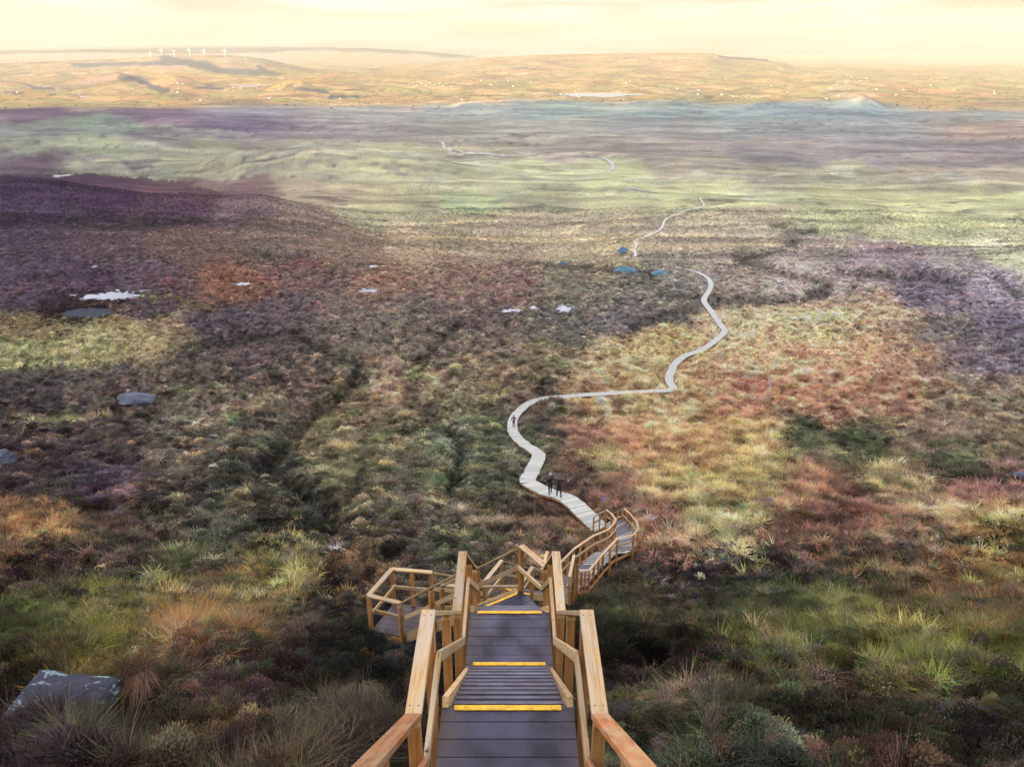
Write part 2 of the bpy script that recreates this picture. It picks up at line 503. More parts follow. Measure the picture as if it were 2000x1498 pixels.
def ground_z(x, y):
    x = np.asarray(x, float); y = np.asarray(y, float)
    z = base_z(x, y)
    r = np.hypot(x, y)
    u, v = ground_map(x, y, z)
    # gullies and peat hags
    sel = (y > 14) & (y < 900) & (np.abs(u - 1000) < 1150)
    if np.any(sel):
        us, vs_ = u[sel], v[sel]
        us = us + 7 * perlin(us / 23.0, vs_ / 11.0, 41); vs_ = vs_ + 5 * perlin(us / 19.0, vs_ / 9.0, 42)
        dz = np.zeros(us.shape)
        for pts, w, dep in STROKES:
            x0, x1 = pts[:, 0].min() - 3 * w, pts[:, 0].max() + 3 * w
            y0, y1 = pts[:, 1].min() - 3 * w, pts[:, 1].max() + 3 * w
            m = (us > x0) & (us < x1) & (vs_ > y0) & (vs_ < y1)
            if np.any(m):
                d = seg_dist(us[m], vs_[m], pts, 1.0)
                dz[m] = np.maximum(dz[m], dep * np.exp(-(d / w) ** 2))
        z = z.copy(); z[sel] -= dz
    near_ = 1 - sstep(300, 700, r)
    z = z + perlin(x / 13.0, y / 13.0, 12) * 0.42 * sstep(8, 25, r) * near_
    z = z + perlin(x / 4.3, y / 4.3, 13) * 0.26 * sstep(2, 8, r) * near_
    n1 = np.abs(perlin(x / 1.9, y / 1.9, 14)); n2 = np.abs(perlin(x / 0.95 + 4, y / 0.95, 19))
    z = z + (0.30 - n1) * 0.95 * sstep(2, 6, r) * (1 - sstep(120, 260, r)) + (0.3 - n2) * 0.26 * sstep(2, 5, r) * (1 - sstep(50, 110, r))
    n3 = np.abs(perlin(x / 6.5, y / 4.2, 20))
    z = z + (0.3 - n3) * 2.9 * sstep(45, 110, r) * (1 - sstep(500, 900, r))
    z = z + perlin(x / 45.0, y / 30.0, 15) * 1.3 * sstep(240, 500, r) * (1 - sstep(1500, 2500, r))
    z = z + np.minimum(perlin(x / 110.0 + 5, y / 60.0, 16), 0) * 6.0 * sstep(380, 800, r) * (1 - sstep(1800, 2600, r))
    for (cx, cy, cz, rx, ry, sd) in pool_info + LAKES:
        m = (np.abs(x - cx) < 3 * rx) & (np.abs(y - cy) < 3 * ry)
        if np.any(m):
            q = np.hypot((x[m] - cx) / rx, (y[m] - cy) / ry)
            k = 1 - sstep(1.05, 2.6, q)
            low = cz - 0.12 - 0.25 * (1 - sstep(0.6, 1.3, q))
            if rx > 60: low = cz - 3.0 * (1 - sstep(0.8, 1.15, q)) + 0.6
            z = z.copy(); z[m] = z[m] * (1 - k) + low * k
    d, dz = corridor(x, y)
    k = 1 - sstep(0.7, 2.2, d)
    clear = np.where(y < 33, 0.75, 0.42)
    z = np.where(k > 0, z * (1 - k) + np.minimum(z, dz - clear) * k, z)
    return z

# ------------------------------------------------------------------ what grows where
# photo px, py, r, g, b (as seen), grass share
ANCH = """
100 1470 52 40 42 .5;400 1470 62 50 42 .6;650 1470 58 54 42 .8;1320 1470 85 80 60 .8;1500 1470 64 54 50 .3;1700 1470 70 52 42 .5;1920 1470 52 44 38 .4
60 1400 56 40 42 .4;250 1400 70 48 42 .6;450 1390 70 56 48 .5;680 1390 58 56 42 .6;1260 1400 80 70 62 .7;1420 1390 72 74 56 .6;1600 1380 58 52 44 .2;1800 1400 62 54 44 .5;1950 1380 56 50 42 .4
60 1290 74 58 44 .6;200 1290 84 76 44 .6;400 1300 78 60 52 .5;560 1280 72 56 50 .3;700 1290 42 46 38 .3;1250 1290 48 44 44 .1;1380 1300 54 50 48 .3;1500 1280 84 88 50 .8;1650 1290 80 76 46 .5;1800 1270 108 108 55 .9;1950 1290 100 98 50 .8
80 1210 76 82 40 .7;230 1200 96 90 52 .8;380 1215 136 100 58 .9;520 1190 116 100 66 .7;620 1190 66 58 54 .2;720 1240 52 54 44 .4;1220 1210 66 72 48 .7;1330 1230 62 62 48 .3;1480 1200 92 104 54 .8;1620 1210 96 112 54 .9;1750 1200 92 76 52 .6;1920 1180 118 86 62 .9
80 1110 50 40 42 .2;240 1110 78 70 58 .4;350 1120 92 88 64 .6;560 1110 156 146 82 1;480 1150 124 108 68 .9;660 1090 96 66 62 .4;760 1060 72 68 58 .2;850 1050 84 76 66 .3
1260 1150 100 92 66 .6;1350 1120 76 72 66 .3;1500 1110 66 66 56 .2;1650 1110 80 78 60 .5;1780 1120 112 92 66 .8;1930 1110 136 108 70 .9
60 1040 146 118 78 .9;180 1040 94 78 64 .5;300 1030 82 66 60 .3;420 1050 80 80 66 .5;520 1040 66 62 54 .2;640 1040 70 66 54 .2;760 1000 90 84 66 .4;900 1010 98 88 70 .4;1000 1040 104 88 72 .4;1080 1030 116 92 76 .5
1300 1030 150 108 86 .8;1420 1030 168 140 98 .9;1520 1040 144 100 80 .8;1620 1040 146 100 80 .8;1750 1020 150 116 92 .9;1850 1010 160 128 94 .9;1960 1030 176 146 86 .9;1480 1090 80 76 62 .3;1800 1060 96 82 64 .5;1960 1065 76 76 52 .3
60 940 70 60 60 .15;200 950 66 56 58 .15;330 940 80 70 64 .2;470 950 84 80 66 .25;560 960 66 64 56 .1;680 930 98 94 72 .4;800 930 92 90 72 .3;900 940 76 80 64 .2;980 950 88 84 68 .3
1130 930 96 78 70 .4;1200 950 130 96 82 .7;1170 900 160 146 96 .9;1300 940 168 142 98 .9;1450 940 168 144 96 1;1600 960 158 120 92 .9;1750 950 146 128 92 .8;1900 960 140 104 86 .8;1980 960 130 96 84 .8;1700 990 146 92 82 .8
60 850 72 62 62 .15;220 850 80 70 66 .15;360 870 88 78 70 .2;500 850 100 92 78 .3;640 850 112 104 80 .45;760 850 106 100 78 .4;880 850 92 92 78 .25;960 870 92 94 74 .3
1080 850 110 100 84 .4;1150 860 172 112 94 .9;1250 860 180 140 102 .95;1380 860 180 146 102 1;1480 850 190 158 110 1;1570 840 92 96 74 .4;1680 870 84 88 66 .3;1780 860 120 104 88 .6;1880 900 92 92 72 .4;1960 870 126 112 92 .6;1850 840 150 126 108 .8
60 780 80 70 68 .15;200 770 84 74 70 .2;400 790 98 88 78 .25;540 770 112 98 82 .35;700 800 116 106 82 .45;800 740 124 112 90 .5;900 780 112 104 84 .35;1000 760 128 112 94 .45;1080 800 108 100 84 .35
1180 800 172 146 112 .9;1320 800 186 156 118 .95;1450 780 184 142 112 .95;1600 790 180 134 110 .95;1750 780 174 136 112 .9;1880 780 152 136 112 .7;1970 780 140 124 106 .6
40 690 148 146 108 .9;160 690 156 148 110 .95;280 680 156 140 108 .9;330 640 142 124 100 .8;400 720 100 90 82 .25;480 690 100 86 86 .2;580 700 104 92 86 .25;700 690 116 104 92 .35;820 680 112 102 92 .3;950 680 126 112 98 .4;1080 690 134 122 100 .5;1180 670 172 152 120 .85;1280 690 186 164 122 .95;1480 690 200 168 132 .95;1620 700 198 158 126 .95;1780 690 180 150 126 .85;1900 690 128 112 116 .4;1970 700 118 104 112 .3
40 640 118 104 82 .6;160 610 92 78 82 .2;300 600 94 80 84 .2;420 620 92 82 90 .2;540 610 104 90 94 .25;700 630 116 104 98 .3;830 620 112 102 96 .3;950 640 116 102 98 .3;1100 640 110 104 98 .3;1230 630 104 98 98 .25;1330 620 112 106 96 .3;1450 630 200 178 142 .95;1600 630 200 176 142 .95;1720 620 184 160 134 .8;1850 640 122 114 112 .35;1970 630 112 102 118 .25
40 550 86 74 88 .2;160 540 86 72 88 .2;300 550 98 80 88 .25;450 550 130 98 94 .4;600 550 122 100 98 .35;740 540 142 112 100 .5;880 550 138 114 104 .4;1000 540 140 116 108 .4;1120 550 128 118 106 .4;1250 560 122 116 108 .35;1340 570 120 114 108 .35;1450 550 166 150 138 .6;1560 540 156 142 136 .5;1700 520 158 142 146 .5;1820 560 128 116 134 .3;1960 550 138 128 142 .4
60 480 84 72 92 .2;200 480 96 82 94 .2;350 490 112 92 96 .3;500 470 118 104 104 .3;640 480 138 118 112 .4;800 480 164 146 132 .6;950 470 176 160 144 .7;1100 480 182 168 150 .8;1180 500 176 162 140 .75;1320 480 182 168 156 .8;1450 470 176 164 154 .7;1600 480 160 148 148 .5;1750 480 158 144 152 .5;1860 500 160 150 152 .5;1960 490 180 180 160 .8
60 400 80 66 96 .2;200 390 82 66 98 .2;350 400 92 74 100 .25;480 420 110 94 108 .3;600 440 128 112 112 .4;720 430 168 166 146 .8;830 420 174 172 154 .8;900 440 176 164 148 .7;1050 430 182 170 156 .8;1200 430 186 174 160 .8;1350 440 186 176 162 .8;1480 420 180 172 162 .7;1620 430 188 194 164 .9;1760 440 194 200 168 .9;1900 430 190 196 166 .9;1980 450 186 190 164 .9
60 360 78 62 98 .2;200 355 88 70 104 .2;350 365 110 86 106 .3;480 380 120 98 112 .4;620 380 168 156 150 .7;760 390 176 172 154 .8;900 395 172 186 158 .9;1050 380 176 180 162 .8;1200 390 190 194 166 .9;1350 380 196 200 170 .9;1500 390 190 196 168 .9;1650 380 196 202 170 .9;1800 390 198 204 172 .9;1960 390 196 204 172 .9
60 315 112 96 122 .3;200 320 168 174 156 .8;330 325 160 166 152 .8;450 320 170 172 156 .8;600 330 184 184 166 .8;750 325 188 188 168 .8;900 325 184 186 168 .8;1050 330 188 194 170 .9;1200 345 198 206 176 .9;1350 330 178 172 170 .6;1500 340 182 178 170 .6;1650 335 192 192 174 .7;1800 345 186 180 172 .6;1960 345 186 178 172 .6
60 290 168 176 156 .8;200 285 166 172 158 .8;400 295 172 176 160 .8;600 290 176 172 164 .7;750 300 184 184 166 .8;900 295 178 172 170 .6;1100 290 174 166 172 .5;1300 290 170 162 172 .5;1500 290 166 160 172 .5;1700 290 162 158 172 .5;1950 290 160 154 172 .5
60 250 146 160 160 .6;200 245 150 166 164 .6;300 262 144 140 154 .4;450 245 134 122 160 .3;600 255 162 152 170 .4;750 255 168 164 174 .5;900 250 172 172 178 .5;1100 250 176 176 180 .5;1300 250 170 170 180 .5;1500 245 166 172 182 .5;1700 250 168 170 182 .5;1950 250 196 170 166 .6
60 225 138 112 150 .3;300 228 140 120 156 .3;500 215 170 168 176 .5;700 220 180 182 184 .5;900 215 176 184 186 .5;1100 215 174 186 188 .5;1300 215 172 186 188 .5;1500 215 168 182 190 .5;1700 215 168 184 192 .5;1950 222 172 180 190 .5
60 190 236 206 160 .9;300 190 232 200 160 .9;500 185 238 208 160 .9;700 190 240 206 160 .9;900 188 238 208 164 .9;1200 175 242 214 166 .9;1500 180 244 222 170 .9;1800 190 244 206 166 .9
100 160 222 190 172 .8;350 160 240 196 150 .8;580 168 244 204 140 .8;800 155 242 212 160 .9;1200 150 244 216 166 .9;1500 150 246 222 166 .9;1850 160 248 228 180 .9
100 130 226 206 188 .7;400 120 224 200 184 .7;700 120 234 208 180 .8;1000 125 242 208 172 .8;1300 115 244 206 170 .8;1600 130 250 232 188 .9;1900 135 250 236 194 .9
100 105 214 216 200 .5;500 98 198 212 200 .4;900 110 220 216 200 .5;1400 108 230 206 176 .6;1900 120 250 240 204 .8
"""
A = np.array([[float(q) for q in row.split()] for row in ANCH.replace('\n', ';').split(';') if row.strip()])
A_uv = A[:, :2]; A_g = A[:, 5]
_rgb = A[:, 2:5]; _m = _rgb.mean(1, keepdims=True)
_sat = (0.90 - 0.42 * (1 - sstep(280, 520, A[:, 1])) * sstep(203, 215, A[:, 1]))[:, None]
_rgb = _m + (_rgb - _m) * _sat
_vio = (sstep(325, 345, A[:, 1]) * (1 - sstep(560, 640, A[:, 1]))) * (((A[:, 0] < 470) & (A[:, 1] > 345)) | ((A[:, 0] > 1700) & (A[:, 1] > 530)))
_rgb = _rgb * (1 + (np.array([1.02, 1.0, 0.93]) - 1) * _vio[:, None])
_far = sstep(205, 225, A[:, 1]) * (1 - sstep(460, 540, A[:, 1]))
_m2 = _rgb.mean(1, keepdims=True)
_rgb = _rgb + (_m2 - _rgb) * (0.16 * _far)[:, None]
_rgb = _rgb * (1 + (np.array([1.025, 1.0, 0.93]) - 1) * _far[:, None])
A_lin = s2l(_rgb)
# even light and haze divided out; the far sunlight's gold stays in the colour
def row_dist(py):
    yn = (py - 749.0) / FPX
    ys = np.geomspace(4, 25000, 4000); zs = center_z(ys)
    dip = (-zs * CP - ys * SP) / (ys * CP - zs * SP)
    return np.interp(-yn, -dip, ys)
A_d = np.array([row_dist(v) for v in A[:, 1]]) * 1.05
HAZE_COL = np.array([0.50, 0.56, 0.66])
LIGHT = np.array([1.05, 1.02, 1.10]) * 2.0
T = np.exp(-HAZE_DENSITY * A_d)[:, None]
A_alb = (A_lin - (1 - T) * HAZE_COL * 0.85) / (T * LIGHT)
sunlit = A[:, 1] < 203
A_alb[sunlit] = A_lin[sunlit] * np.array([0.42, 0.40, 0.40])
A_alb = np.clip(A_alb, 0.012, 0.55)
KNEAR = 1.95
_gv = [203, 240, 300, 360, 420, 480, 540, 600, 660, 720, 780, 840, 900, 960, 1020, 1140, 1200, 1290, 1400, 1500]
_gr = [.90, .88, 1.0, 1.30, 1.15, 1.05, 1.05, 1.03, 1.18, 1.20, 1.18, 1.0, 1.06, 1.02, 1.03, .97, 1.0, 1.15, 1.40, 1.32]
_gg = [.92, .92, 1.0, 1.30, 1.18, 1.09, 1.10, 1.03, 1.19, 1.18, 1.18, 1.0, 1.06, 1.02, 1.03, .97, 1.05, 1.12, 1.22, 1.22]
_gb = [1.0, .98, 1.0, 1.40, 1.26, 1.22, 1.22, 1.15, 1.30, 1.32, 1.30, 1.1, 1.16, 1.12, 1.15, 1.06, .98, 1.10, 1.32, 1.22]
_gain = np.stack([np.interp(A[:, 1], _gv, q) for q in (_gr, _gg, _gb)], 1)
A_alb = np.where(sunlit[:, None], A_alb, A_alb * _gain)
# measured plant tone corrections, anchor by anchor
CAL = np.array([(1.59,1.47,1.67),(1.59,1.50,1.04),(1.43,1.22,1.13),(1.00,1.26,1.99),(0.87,1.45,2.60),(2.11,1.22,1.44),(1.36,1.23,1.23),(1.32,1.12,1.28),(0.40,0.35,0.35),(1.18,0.86,1.25),(1.58,1.30,1.72),(1.19,0.96,0.99),(1.26,1.03,1.06),(2.60,2.60,2.60),(1.41,1.41,1.80),(0.73,0.67,0.54),(0.74,1.13,0.35),(1.35,1.23,0.58),(2.60,1.39,1.87),(2.60,2.60,2.60),(2.60,2.60,2.60),(0.35,0.35,0.35),(0.35,0.35,0.35),(1.06,1.24,0.66),(0.86,0.83,0.35),(1.23,1.18,0.47),(0.94,0.95,0.48),(0.77,1.16,0.35),(1.42,1.48,0.56),(1.36,1.12,0.35),(0.80,0.82,0.51),(0.52,0.53,0.85),(0.63,0.65,1.34),(0.35,0.35,0.35),(0.35,0.35,0.35),(0.52,1.04,0.40),(0.98,1.71,0.50),(0.35,0.35,0.35),(0.96,0.42,0.49),(1.64,0.96,2.12),(1.46,1.18,1.40),(1.08,1.05,0.94),(1.07,0.93,0.43),(0.75,0.57,0.35),(1.28,1.37,1.00),(1.73,1.90,1.86),(1.78,1.48,1.85),(0.79,0.72,0.86),(0.77,0.49,1.55),(0.77,0.38,1.54),(0.40,0.56,0.64),(1.22,0.97,0.91),(1.58,1.21,0.77),(1.01,0.81,0.58),(1.03,0.94,0.88),(0.59,0.51,0.69),(1.57,1.35,1.59),(0.35,0.35,0.57),(0.97,1.04,1.23),(2.18,2.08,1.92),(1.98,1.86,1.56),(1.90,1.68,1.52),(1.16,1.00,0.87),(1.80,1.21,1.09),(2.24,1.45,1.34),(1.26,0.45,0.57),(1.56,0.61,0.69),(0.92,0.87,0.86),(1.55,1.47,1.11),(1.84,2.11,1.10),(0.76,0.41,1.38),(0.62,0.59,0.59),(0.72,1.01,0.61),(1.18,1.11,1.19),(1.80,1.68,2.28),(1.73,1.68,1.58),(1.25,1.40,1.42),(1.69,1.72,1.68),(1.19,1.25,1.01),(1.42,1.31,1.25),(1.96,1.92,1.72),(1.26,1.39,1.30),(0.81,0.74,0.78),(1.13,1.01,0.96),(0.98,0.86,0.80),(1.03,0.98,0.75),(1.01,1.01,0.69),(0.74,0.65,0.67),(1.02,0.94,0.87),(0.94,0.83,0.91),(1.02,0.73,0.92),(1.03,0.81,0.81),(1.67,1.57,1.54),(1.29,1.23,1.25),(1.71,1.77,1.68),(1.10,1.15,1.14),(1.27,1.19,1.09),(1.34,1.29,1.18),(2.03,2.04,1.89),(1.10,1.18,1.10),(0.76,0.74,0.76),(1.07,0.88,0.87),(1.12,0.94,0.85),(1.12,0.97,0.82),(0.97,0.90,0.79),(0.90,1.03,0.93),(1.29,1.30,1.21),(0.89,0.91,0.88),(1.30,1.24,1.18),(0.89,0.85,0.80),(0.82,0.82,0.82),(0.93,0.98,1.01),(1.44,1.41,1.44),(1.94,1.98,1.86),(1.08,0.98,1.15),(1.33,1.17,1.20),(1.99,1.72,1.94),(1.45,1.43,1.29),(1.03,0.96,0.97),(0.79,0.78,0.85),(1.13,1.05,0.98),(1.07,1.02,0.90),(1.05,0.83,0.86),(1.11,1.03,0.95),(0.95,0.87,0.82),(0.93,0.92,0.94),(1.12,1.10,1.04),(1.18,1.18,1.07),(1.03,1.01,0.96),(0.99,0.99,0.92),(1.03,1.00,1.00),(0.95,0.98,0.94),(1.03,1.02,0.97),(1.00,1.01,1.00),(1.26,1.27,1.22),(1.38,1.34,1.25),(1.23,1.20,1.15),(1.07,1.07,0.99),(1.11,1.05,0.97),(1.02,0.96,0.87),(1.04,0.96,0.90),(1.35,1.07,0.98),(0.89,0.85,0.81),(1.05,1.06,1.02),(1.21,1.26,1.28),(1.23,1.21,1.09),(0.41,0.35,0.35),(1.09,1.06,1.16),(1.12,1.06,1.05),(1.09,1.08,1.03),(1.18,1.21,1.13),(1.28,1.24,1.19),(0.98,0.96,0.94),(1.12,1.14,1.09),(1.54,1.47,1.40),(1.52,1.51,1.55),(1.19,1.08,1.02),(1.53,1.17,1.02),(1.08,1.03,0.99),(1.13,1.12,1.04),(1.46,1.49,1.51),(1.25,1.18,1.32),(1.22,1.10,1.26),(1.18,1.25,1.44),(1.11,1.04,0.95),(1.06,1.01,0.98),(1.17,1.11,1.04),(1.15,1.12,1.05),(1.12,1.06,1.03),(1.21,1.20,1.10),(1.35,1.32,1.21),(1.76,1.66,1.60),(0.98,0.94,0.92),(1.56,1.48,1.40),(1.10,1.06,1.02),(1.12,1.12,1.21),(1.45,1.44,1.54),(1.30,1.25,1.39),(1.32,1.29,1.39),(1.25,1.21,1.28),(1.16,1.12,1.06),(1.09,1.06,0.99),(1.26,1.20,1.07),(0.97,0.93,0.89),(1.00,0.97,0.89),(1.00,0.96,0.90),(0.75,0.75,0.74),(0.86,0.84,0.80),(0.90,0.88,0.84),(0.92,0.84,0.86),(1.18,1.13,1.08),(1.34,1.28,1.18),(1.07,0.97,1.51),(0.90,0.75,1.22),(0.97,0.83,1.11),(1.22,1.11,1.13),(1.21,1.14,1.08),(0.92,0.90,0.80),(0.89,0.87,0.77),(0.89,0.88,0.77),(0.85,0.81,0.75),(0.84,0.81,0.74),(0.82,0.79,0.73),(0.98,0.96,0.84),(0.94,0.93,0.81),(0.87,0.84,0.75),(0.77,0.77,0.68),(0.89,0.87,0.77),(0.86,0.74,1.30),(0.79,0.70,1.02),(0.86,0.74,0.92),(1.08,0.94,0.99),(0.93,0.88,0.78),(0.81,0.81,0.69),(0.76,0.81,0.66),(0.67,0.69,0.60),(0.68,0.70,0.60),(0.87,0.89,0.71),(0.81,0.82,0.70),(0.67,0.68,0.57),(0.73,0.74,0.62),(0.76,0.77,0.64),(0.89,0.82,1.06),(0.90,0.93,0.94),(0.89,0.89,0.87),(0.88,0.90,0.85),(0.90,0.91,0.82),(0.94,0.99,0.84),(1.01,1.04,0.93),(0.96,1.00,0.87),(0.79,0.84,0.67),(0.84,0.81,0.79),(0.73,0.73,0.69),(0.70,0.70,0.67),(0.69,0.66,0.65),(0.87,0.85,0.78),(1.06,1.09,1.14),(0.92,1.05,0.96),(0.89,0.91,0.88),(0.89,0.89,0.90),(0.88,0.91,0.85),(0.88,0.88,0.86),(1.11,1.09,1.11),(1.02,0.99,1.05),(0.78,0.78,0.89),(0.93,0.92,1.05),(0.94,0.87,0.97),(1.12,1.13,1.24),(1.00,1.14,1.11),(1.08,1.04,1.20),(0.92,0.84,1.14),(0.96,0.88,1.05),(0.96,0.93,1.02),(1.05,1.06,1.08),(0.86,0.89,0.93),(0.92,0.95,1.02),(0.90,0.98,1.05),(1.02,1.07,1.16),(1.03,0.95,0.97),(1.01,0.88,1.17),(1.09,0.94,1.24),(0.87,0.86,1.05),(1.02,1.02,1.06),(0.98,1.05,1.04),(0.89,1.00,1.01),(0.79,0.89,0.95),(0.80,0.92,0.99),(0.85,0.97,1.04),(0.90,0.93,0.97),(1.00,1.00,1.00),(1.00,1.00,1.00),(1.00,1.00,1.00),(1.00,1.00,1.00),(1.00,1.00,1.00),(1.00,1.00,1.00),(1.00,1.00,1.00),(1.00,1.00,1.00),(1.00,1.00,1.00),(1.00,1.00,1.00),(1.00,1.00,1.00),(1.00,1.00,1.00),(1.00,1.00,1.00),(1.00,1.00,1.00),(1.00,1.00,1.00),(1.00,1.00,1.00),(1.00,1.00,1.00),(1.00,1.00,1.00),(1.00,1.00,1.00),(1.00,1.00,1.00),(1.00,1.00,1.00),(1.00,1.00,1.00),(1.00,1.00,1.00),(1.00,1.00,1.00),(1.00,1.00,1.00),(1.00,1.00,1.00),(1.00,1.00,1.00)])
CAL = np.where((A[:, 1] > 1000)[:, None], np.clip(CAL, 0.6, 1.45), CAL)
A_alb = np.clip(A_alb * CAL, 0.008, 0.5)
_nr = A[:, 1] > 800
A_alb[:, 0] = np.where(_nr, np.minimum(A_alb[:, 0], 2.05 * A_alb[:, 1]), A_alb[:, 0])
A_alb[:, 1] = np.where(_nr, np.minimum(A_alb[:, 1], 1.22 * A_alb[:, 0]), A_alb[:, 1])
A_alb *= (1 + (KNEAR - 1) * (1 - sstep(200, 900, A_d)))[:, None]

# small patches with their own plants: points, half width px, colour as seen, grass share, strength
PATCH = [
    ([(0, 835), (80, 830), (160, 818), (215, 806)], 8, (170, 150, 100), 1, .8), ([(118, 822), (150, 816)], 9, (140, 160, 60), 1, .9),
    ([(790, 735), (820, 730)], 13, (160, 185, 72), 1, 1.0), ([(510, 785), (545, 775)], 13, (190, 168, 110), 1, .9), ([(480, 800), (510, 785)], 6, (170, 146, 100), 1, .8),
    ([(655, 778), (672, 774)], 6, (158, 160, 70), 1, .9), ([(435, 808), (462, 803)], 7, (150, 66, 56), .5, .9), ([(440, 822), (450, 823)], 5, (80, 170, 90), 1, .9),
    ([(410, 762), (440, 757)], 8, (180, 150, 110), 1, .7),
    ([(280, 550), (400, 556), (470, 552), (540, 540), (600, 520), (620, 512)], 10, (172, 74, 72), .5, .75), ([(570, 560), (580, 545)], 10, (180, 92, 80), .5, .6),
    ([(740, 545), (800, 540)], 10, (170, 90, 84), .5, .6), ([(715, 600), (760, 590)], 10, (160, 76, 78), .5, .6), ([(615, 605), (690, 618)], 10, (156, 72, 76), .5, .65),
    ([(960, 590), (1000, 575), (1040, 560)], 10, (158, 76, 76), .5, .6), ([(905, 630), (925, 628)], 7, (190, 76, 82), .5, .8), ([(1120, 540), (1180, 530)], 9, (168, 84, 80), .5, .55), ([(720, 706), (765, 702)], 7, (150, 70, 78), .5, .8),
    ([(290, 585), (350, 590), (420, 600)], 8, (146, 126, 66), .8, .7), ([(270, 580), (330, 582)], 5, (140, 146, 60), .9, .7),
    ([(130, 600), (180, 596), (240, 600), (232, 625)], 6, (150, 124, 90), .9, .7),
    ([(600, 1085), (560, 1110), (530, 1140)], 16, (178, 166, 84), 1, .8), ([(620, 1078), (590, 1092)], 9, (176, 196, 76), 1, .9), ([(640, 1110), (670, 1130)], 12, (128, 66, 66), .5, .8),
    ([(420, 1150), (470, 1165), (500, 1180), (380, 1190)], 16, (160, 112, 62), 1, .6), ([(90, 1195), (60, 1230)], 22, (84, 100, 34), .9, .7),
    ([(400, 990), (420, 1060), (400, 1110), (430, 1120)], 24, (100, 108, 80), .6, .7), ([(260, 1025), (330, 1020)], 12, (160, 130, 88), 1, .7),
    ([(120, 1060), (200, 1090), (110, 1100)], 22, (44, 36, 34), .1, .7), ([(1570, 830), (1610, 845), (1700, 880), (1800, 905), (1900, 930)], 22, (78, 84, 58), .5, .85),
    ([(1520, 885), (1600, 900), (1650, 930)], 10, (96, 104, 74), .6, .6), ([(1840, 935), (1940, 945), (1990, 930)], 14, (74, 82, 56), .4, .85), ([(1690, 950), (1740, 960)], 10, (126, 136, 96), .7, .7),
    ([(1560, 635), (1640, 640), (1740, 645), (1800, 650)], 9, (110, 106, 96), .4, .6), ([(1820, 640), (1960, 660), (1960, 700)], 16, (98, 86, 106), .2, .6),
    ([(1060, 1000), (1010, 1010)], 14, (140, 76, 66), .6, .6), ([(1100, 860), (1200, 850)], 14, (170, 108, 86), .9, .4),
    ([(1250, 1030), (1300, 1060), (1350, 1075)], 16, (178, 148, 96), 1, .5), ([(1450, 1075), (1600, 1078), (1750, 1065), (1900, 1045), (2000, 1020)], 9, (180, 150, 84), 1, .75),
    ([(1270, 1100), (1420, 1095), (1560, 1095), (1700, 1085), (1800, 1062), (1900, 1066), (2000, 1052)], 15, (58, 60, 48), .1, .7),
    ([(1640, 460), (1690, 470), (1760, 480), (1900, 500)], 5, (150, 140, 140), .5, .5), ([(880, 395), (940, 405), (990, 380), (1010, 368)], 6, (150, 178, 150), .9, .6),
    ([(920, 404), (940, 400)], 3, (70, 90, 110), .2, .9), ([(1625, 335), (1660, 335), (1690, 348), (1790, 352), (1900, 350)], 6, (208, 216, 180), 1, .8),
    ([(1120, 375), (1200, 360), (1340, 340), (1420, 345), (1700, 352)], 5, (204, 212, 176), 1, .7), ([(900, 398), (1000, 380), (1120, 352), (1180, 330)], 5, (190, 198, 170), 1, .5),
    ([(1130, 378), (1300, 380), (1420, 384), (1600, 400)], 3, (214, 222, 190), 1, .8), ([(865, 280), (880, 294), (940, 302), (1050, 304)], 2, (216, 216, 200), 1, .9), ([(1180, 311), (1194, 322), (1196, 332)], 2.5, (222, 226, 206), 1, .9),
    ([(300, 335), (360, 330)], 8, (120, 150, 134), .7, .6), ([(0, 330), (100, 335), (250, 320), (290, 328)], 7, (96, 78, 112), .2, .6), ([(330, 300), (440, 305), (520, 330)], 6, (190, 194, 168), 1, .6),
    ([(1490, 446), (1560, 446), (1600, 440)], 6, (196, 190, 158), 1, .6),
]
HILL_SHADE = [([(255, 152), (300, 168), (325, 176)], 15), ([(0, 103), (300, 98), (640, 96), (760, 101), (900, 110)], 8), ([(150, 128), (260, 126), (360, 124), (430, 140)], 10), ([(640, 190), (720, 187)], 4), ([(60, 168), (110, 176)], 8), ([(10, 181), (30, 183)], 7), ([(568, 168), (600, 176), (640, 182)], 9), ([(385, 172), (440, 176)], 6),
          ([(640, 192), (700, 188)], 5), ([(150, 186), (170, 190)], 5), ([(320, 112), (380, 122), (440, 138), (520, 146)], 13), ([(500, 130), (535, 145)], 7), ([(1400, 112), (1500, 119)], 6), ([(1000, 132), (1030, 134)], 6), ([(700, 97), (820, 100), (900, 108)], 5), ([(180, 100), (420, 104), (560, 100)], 5)]  # hill sides and plateau: shade painted blue-dark into the ground colour
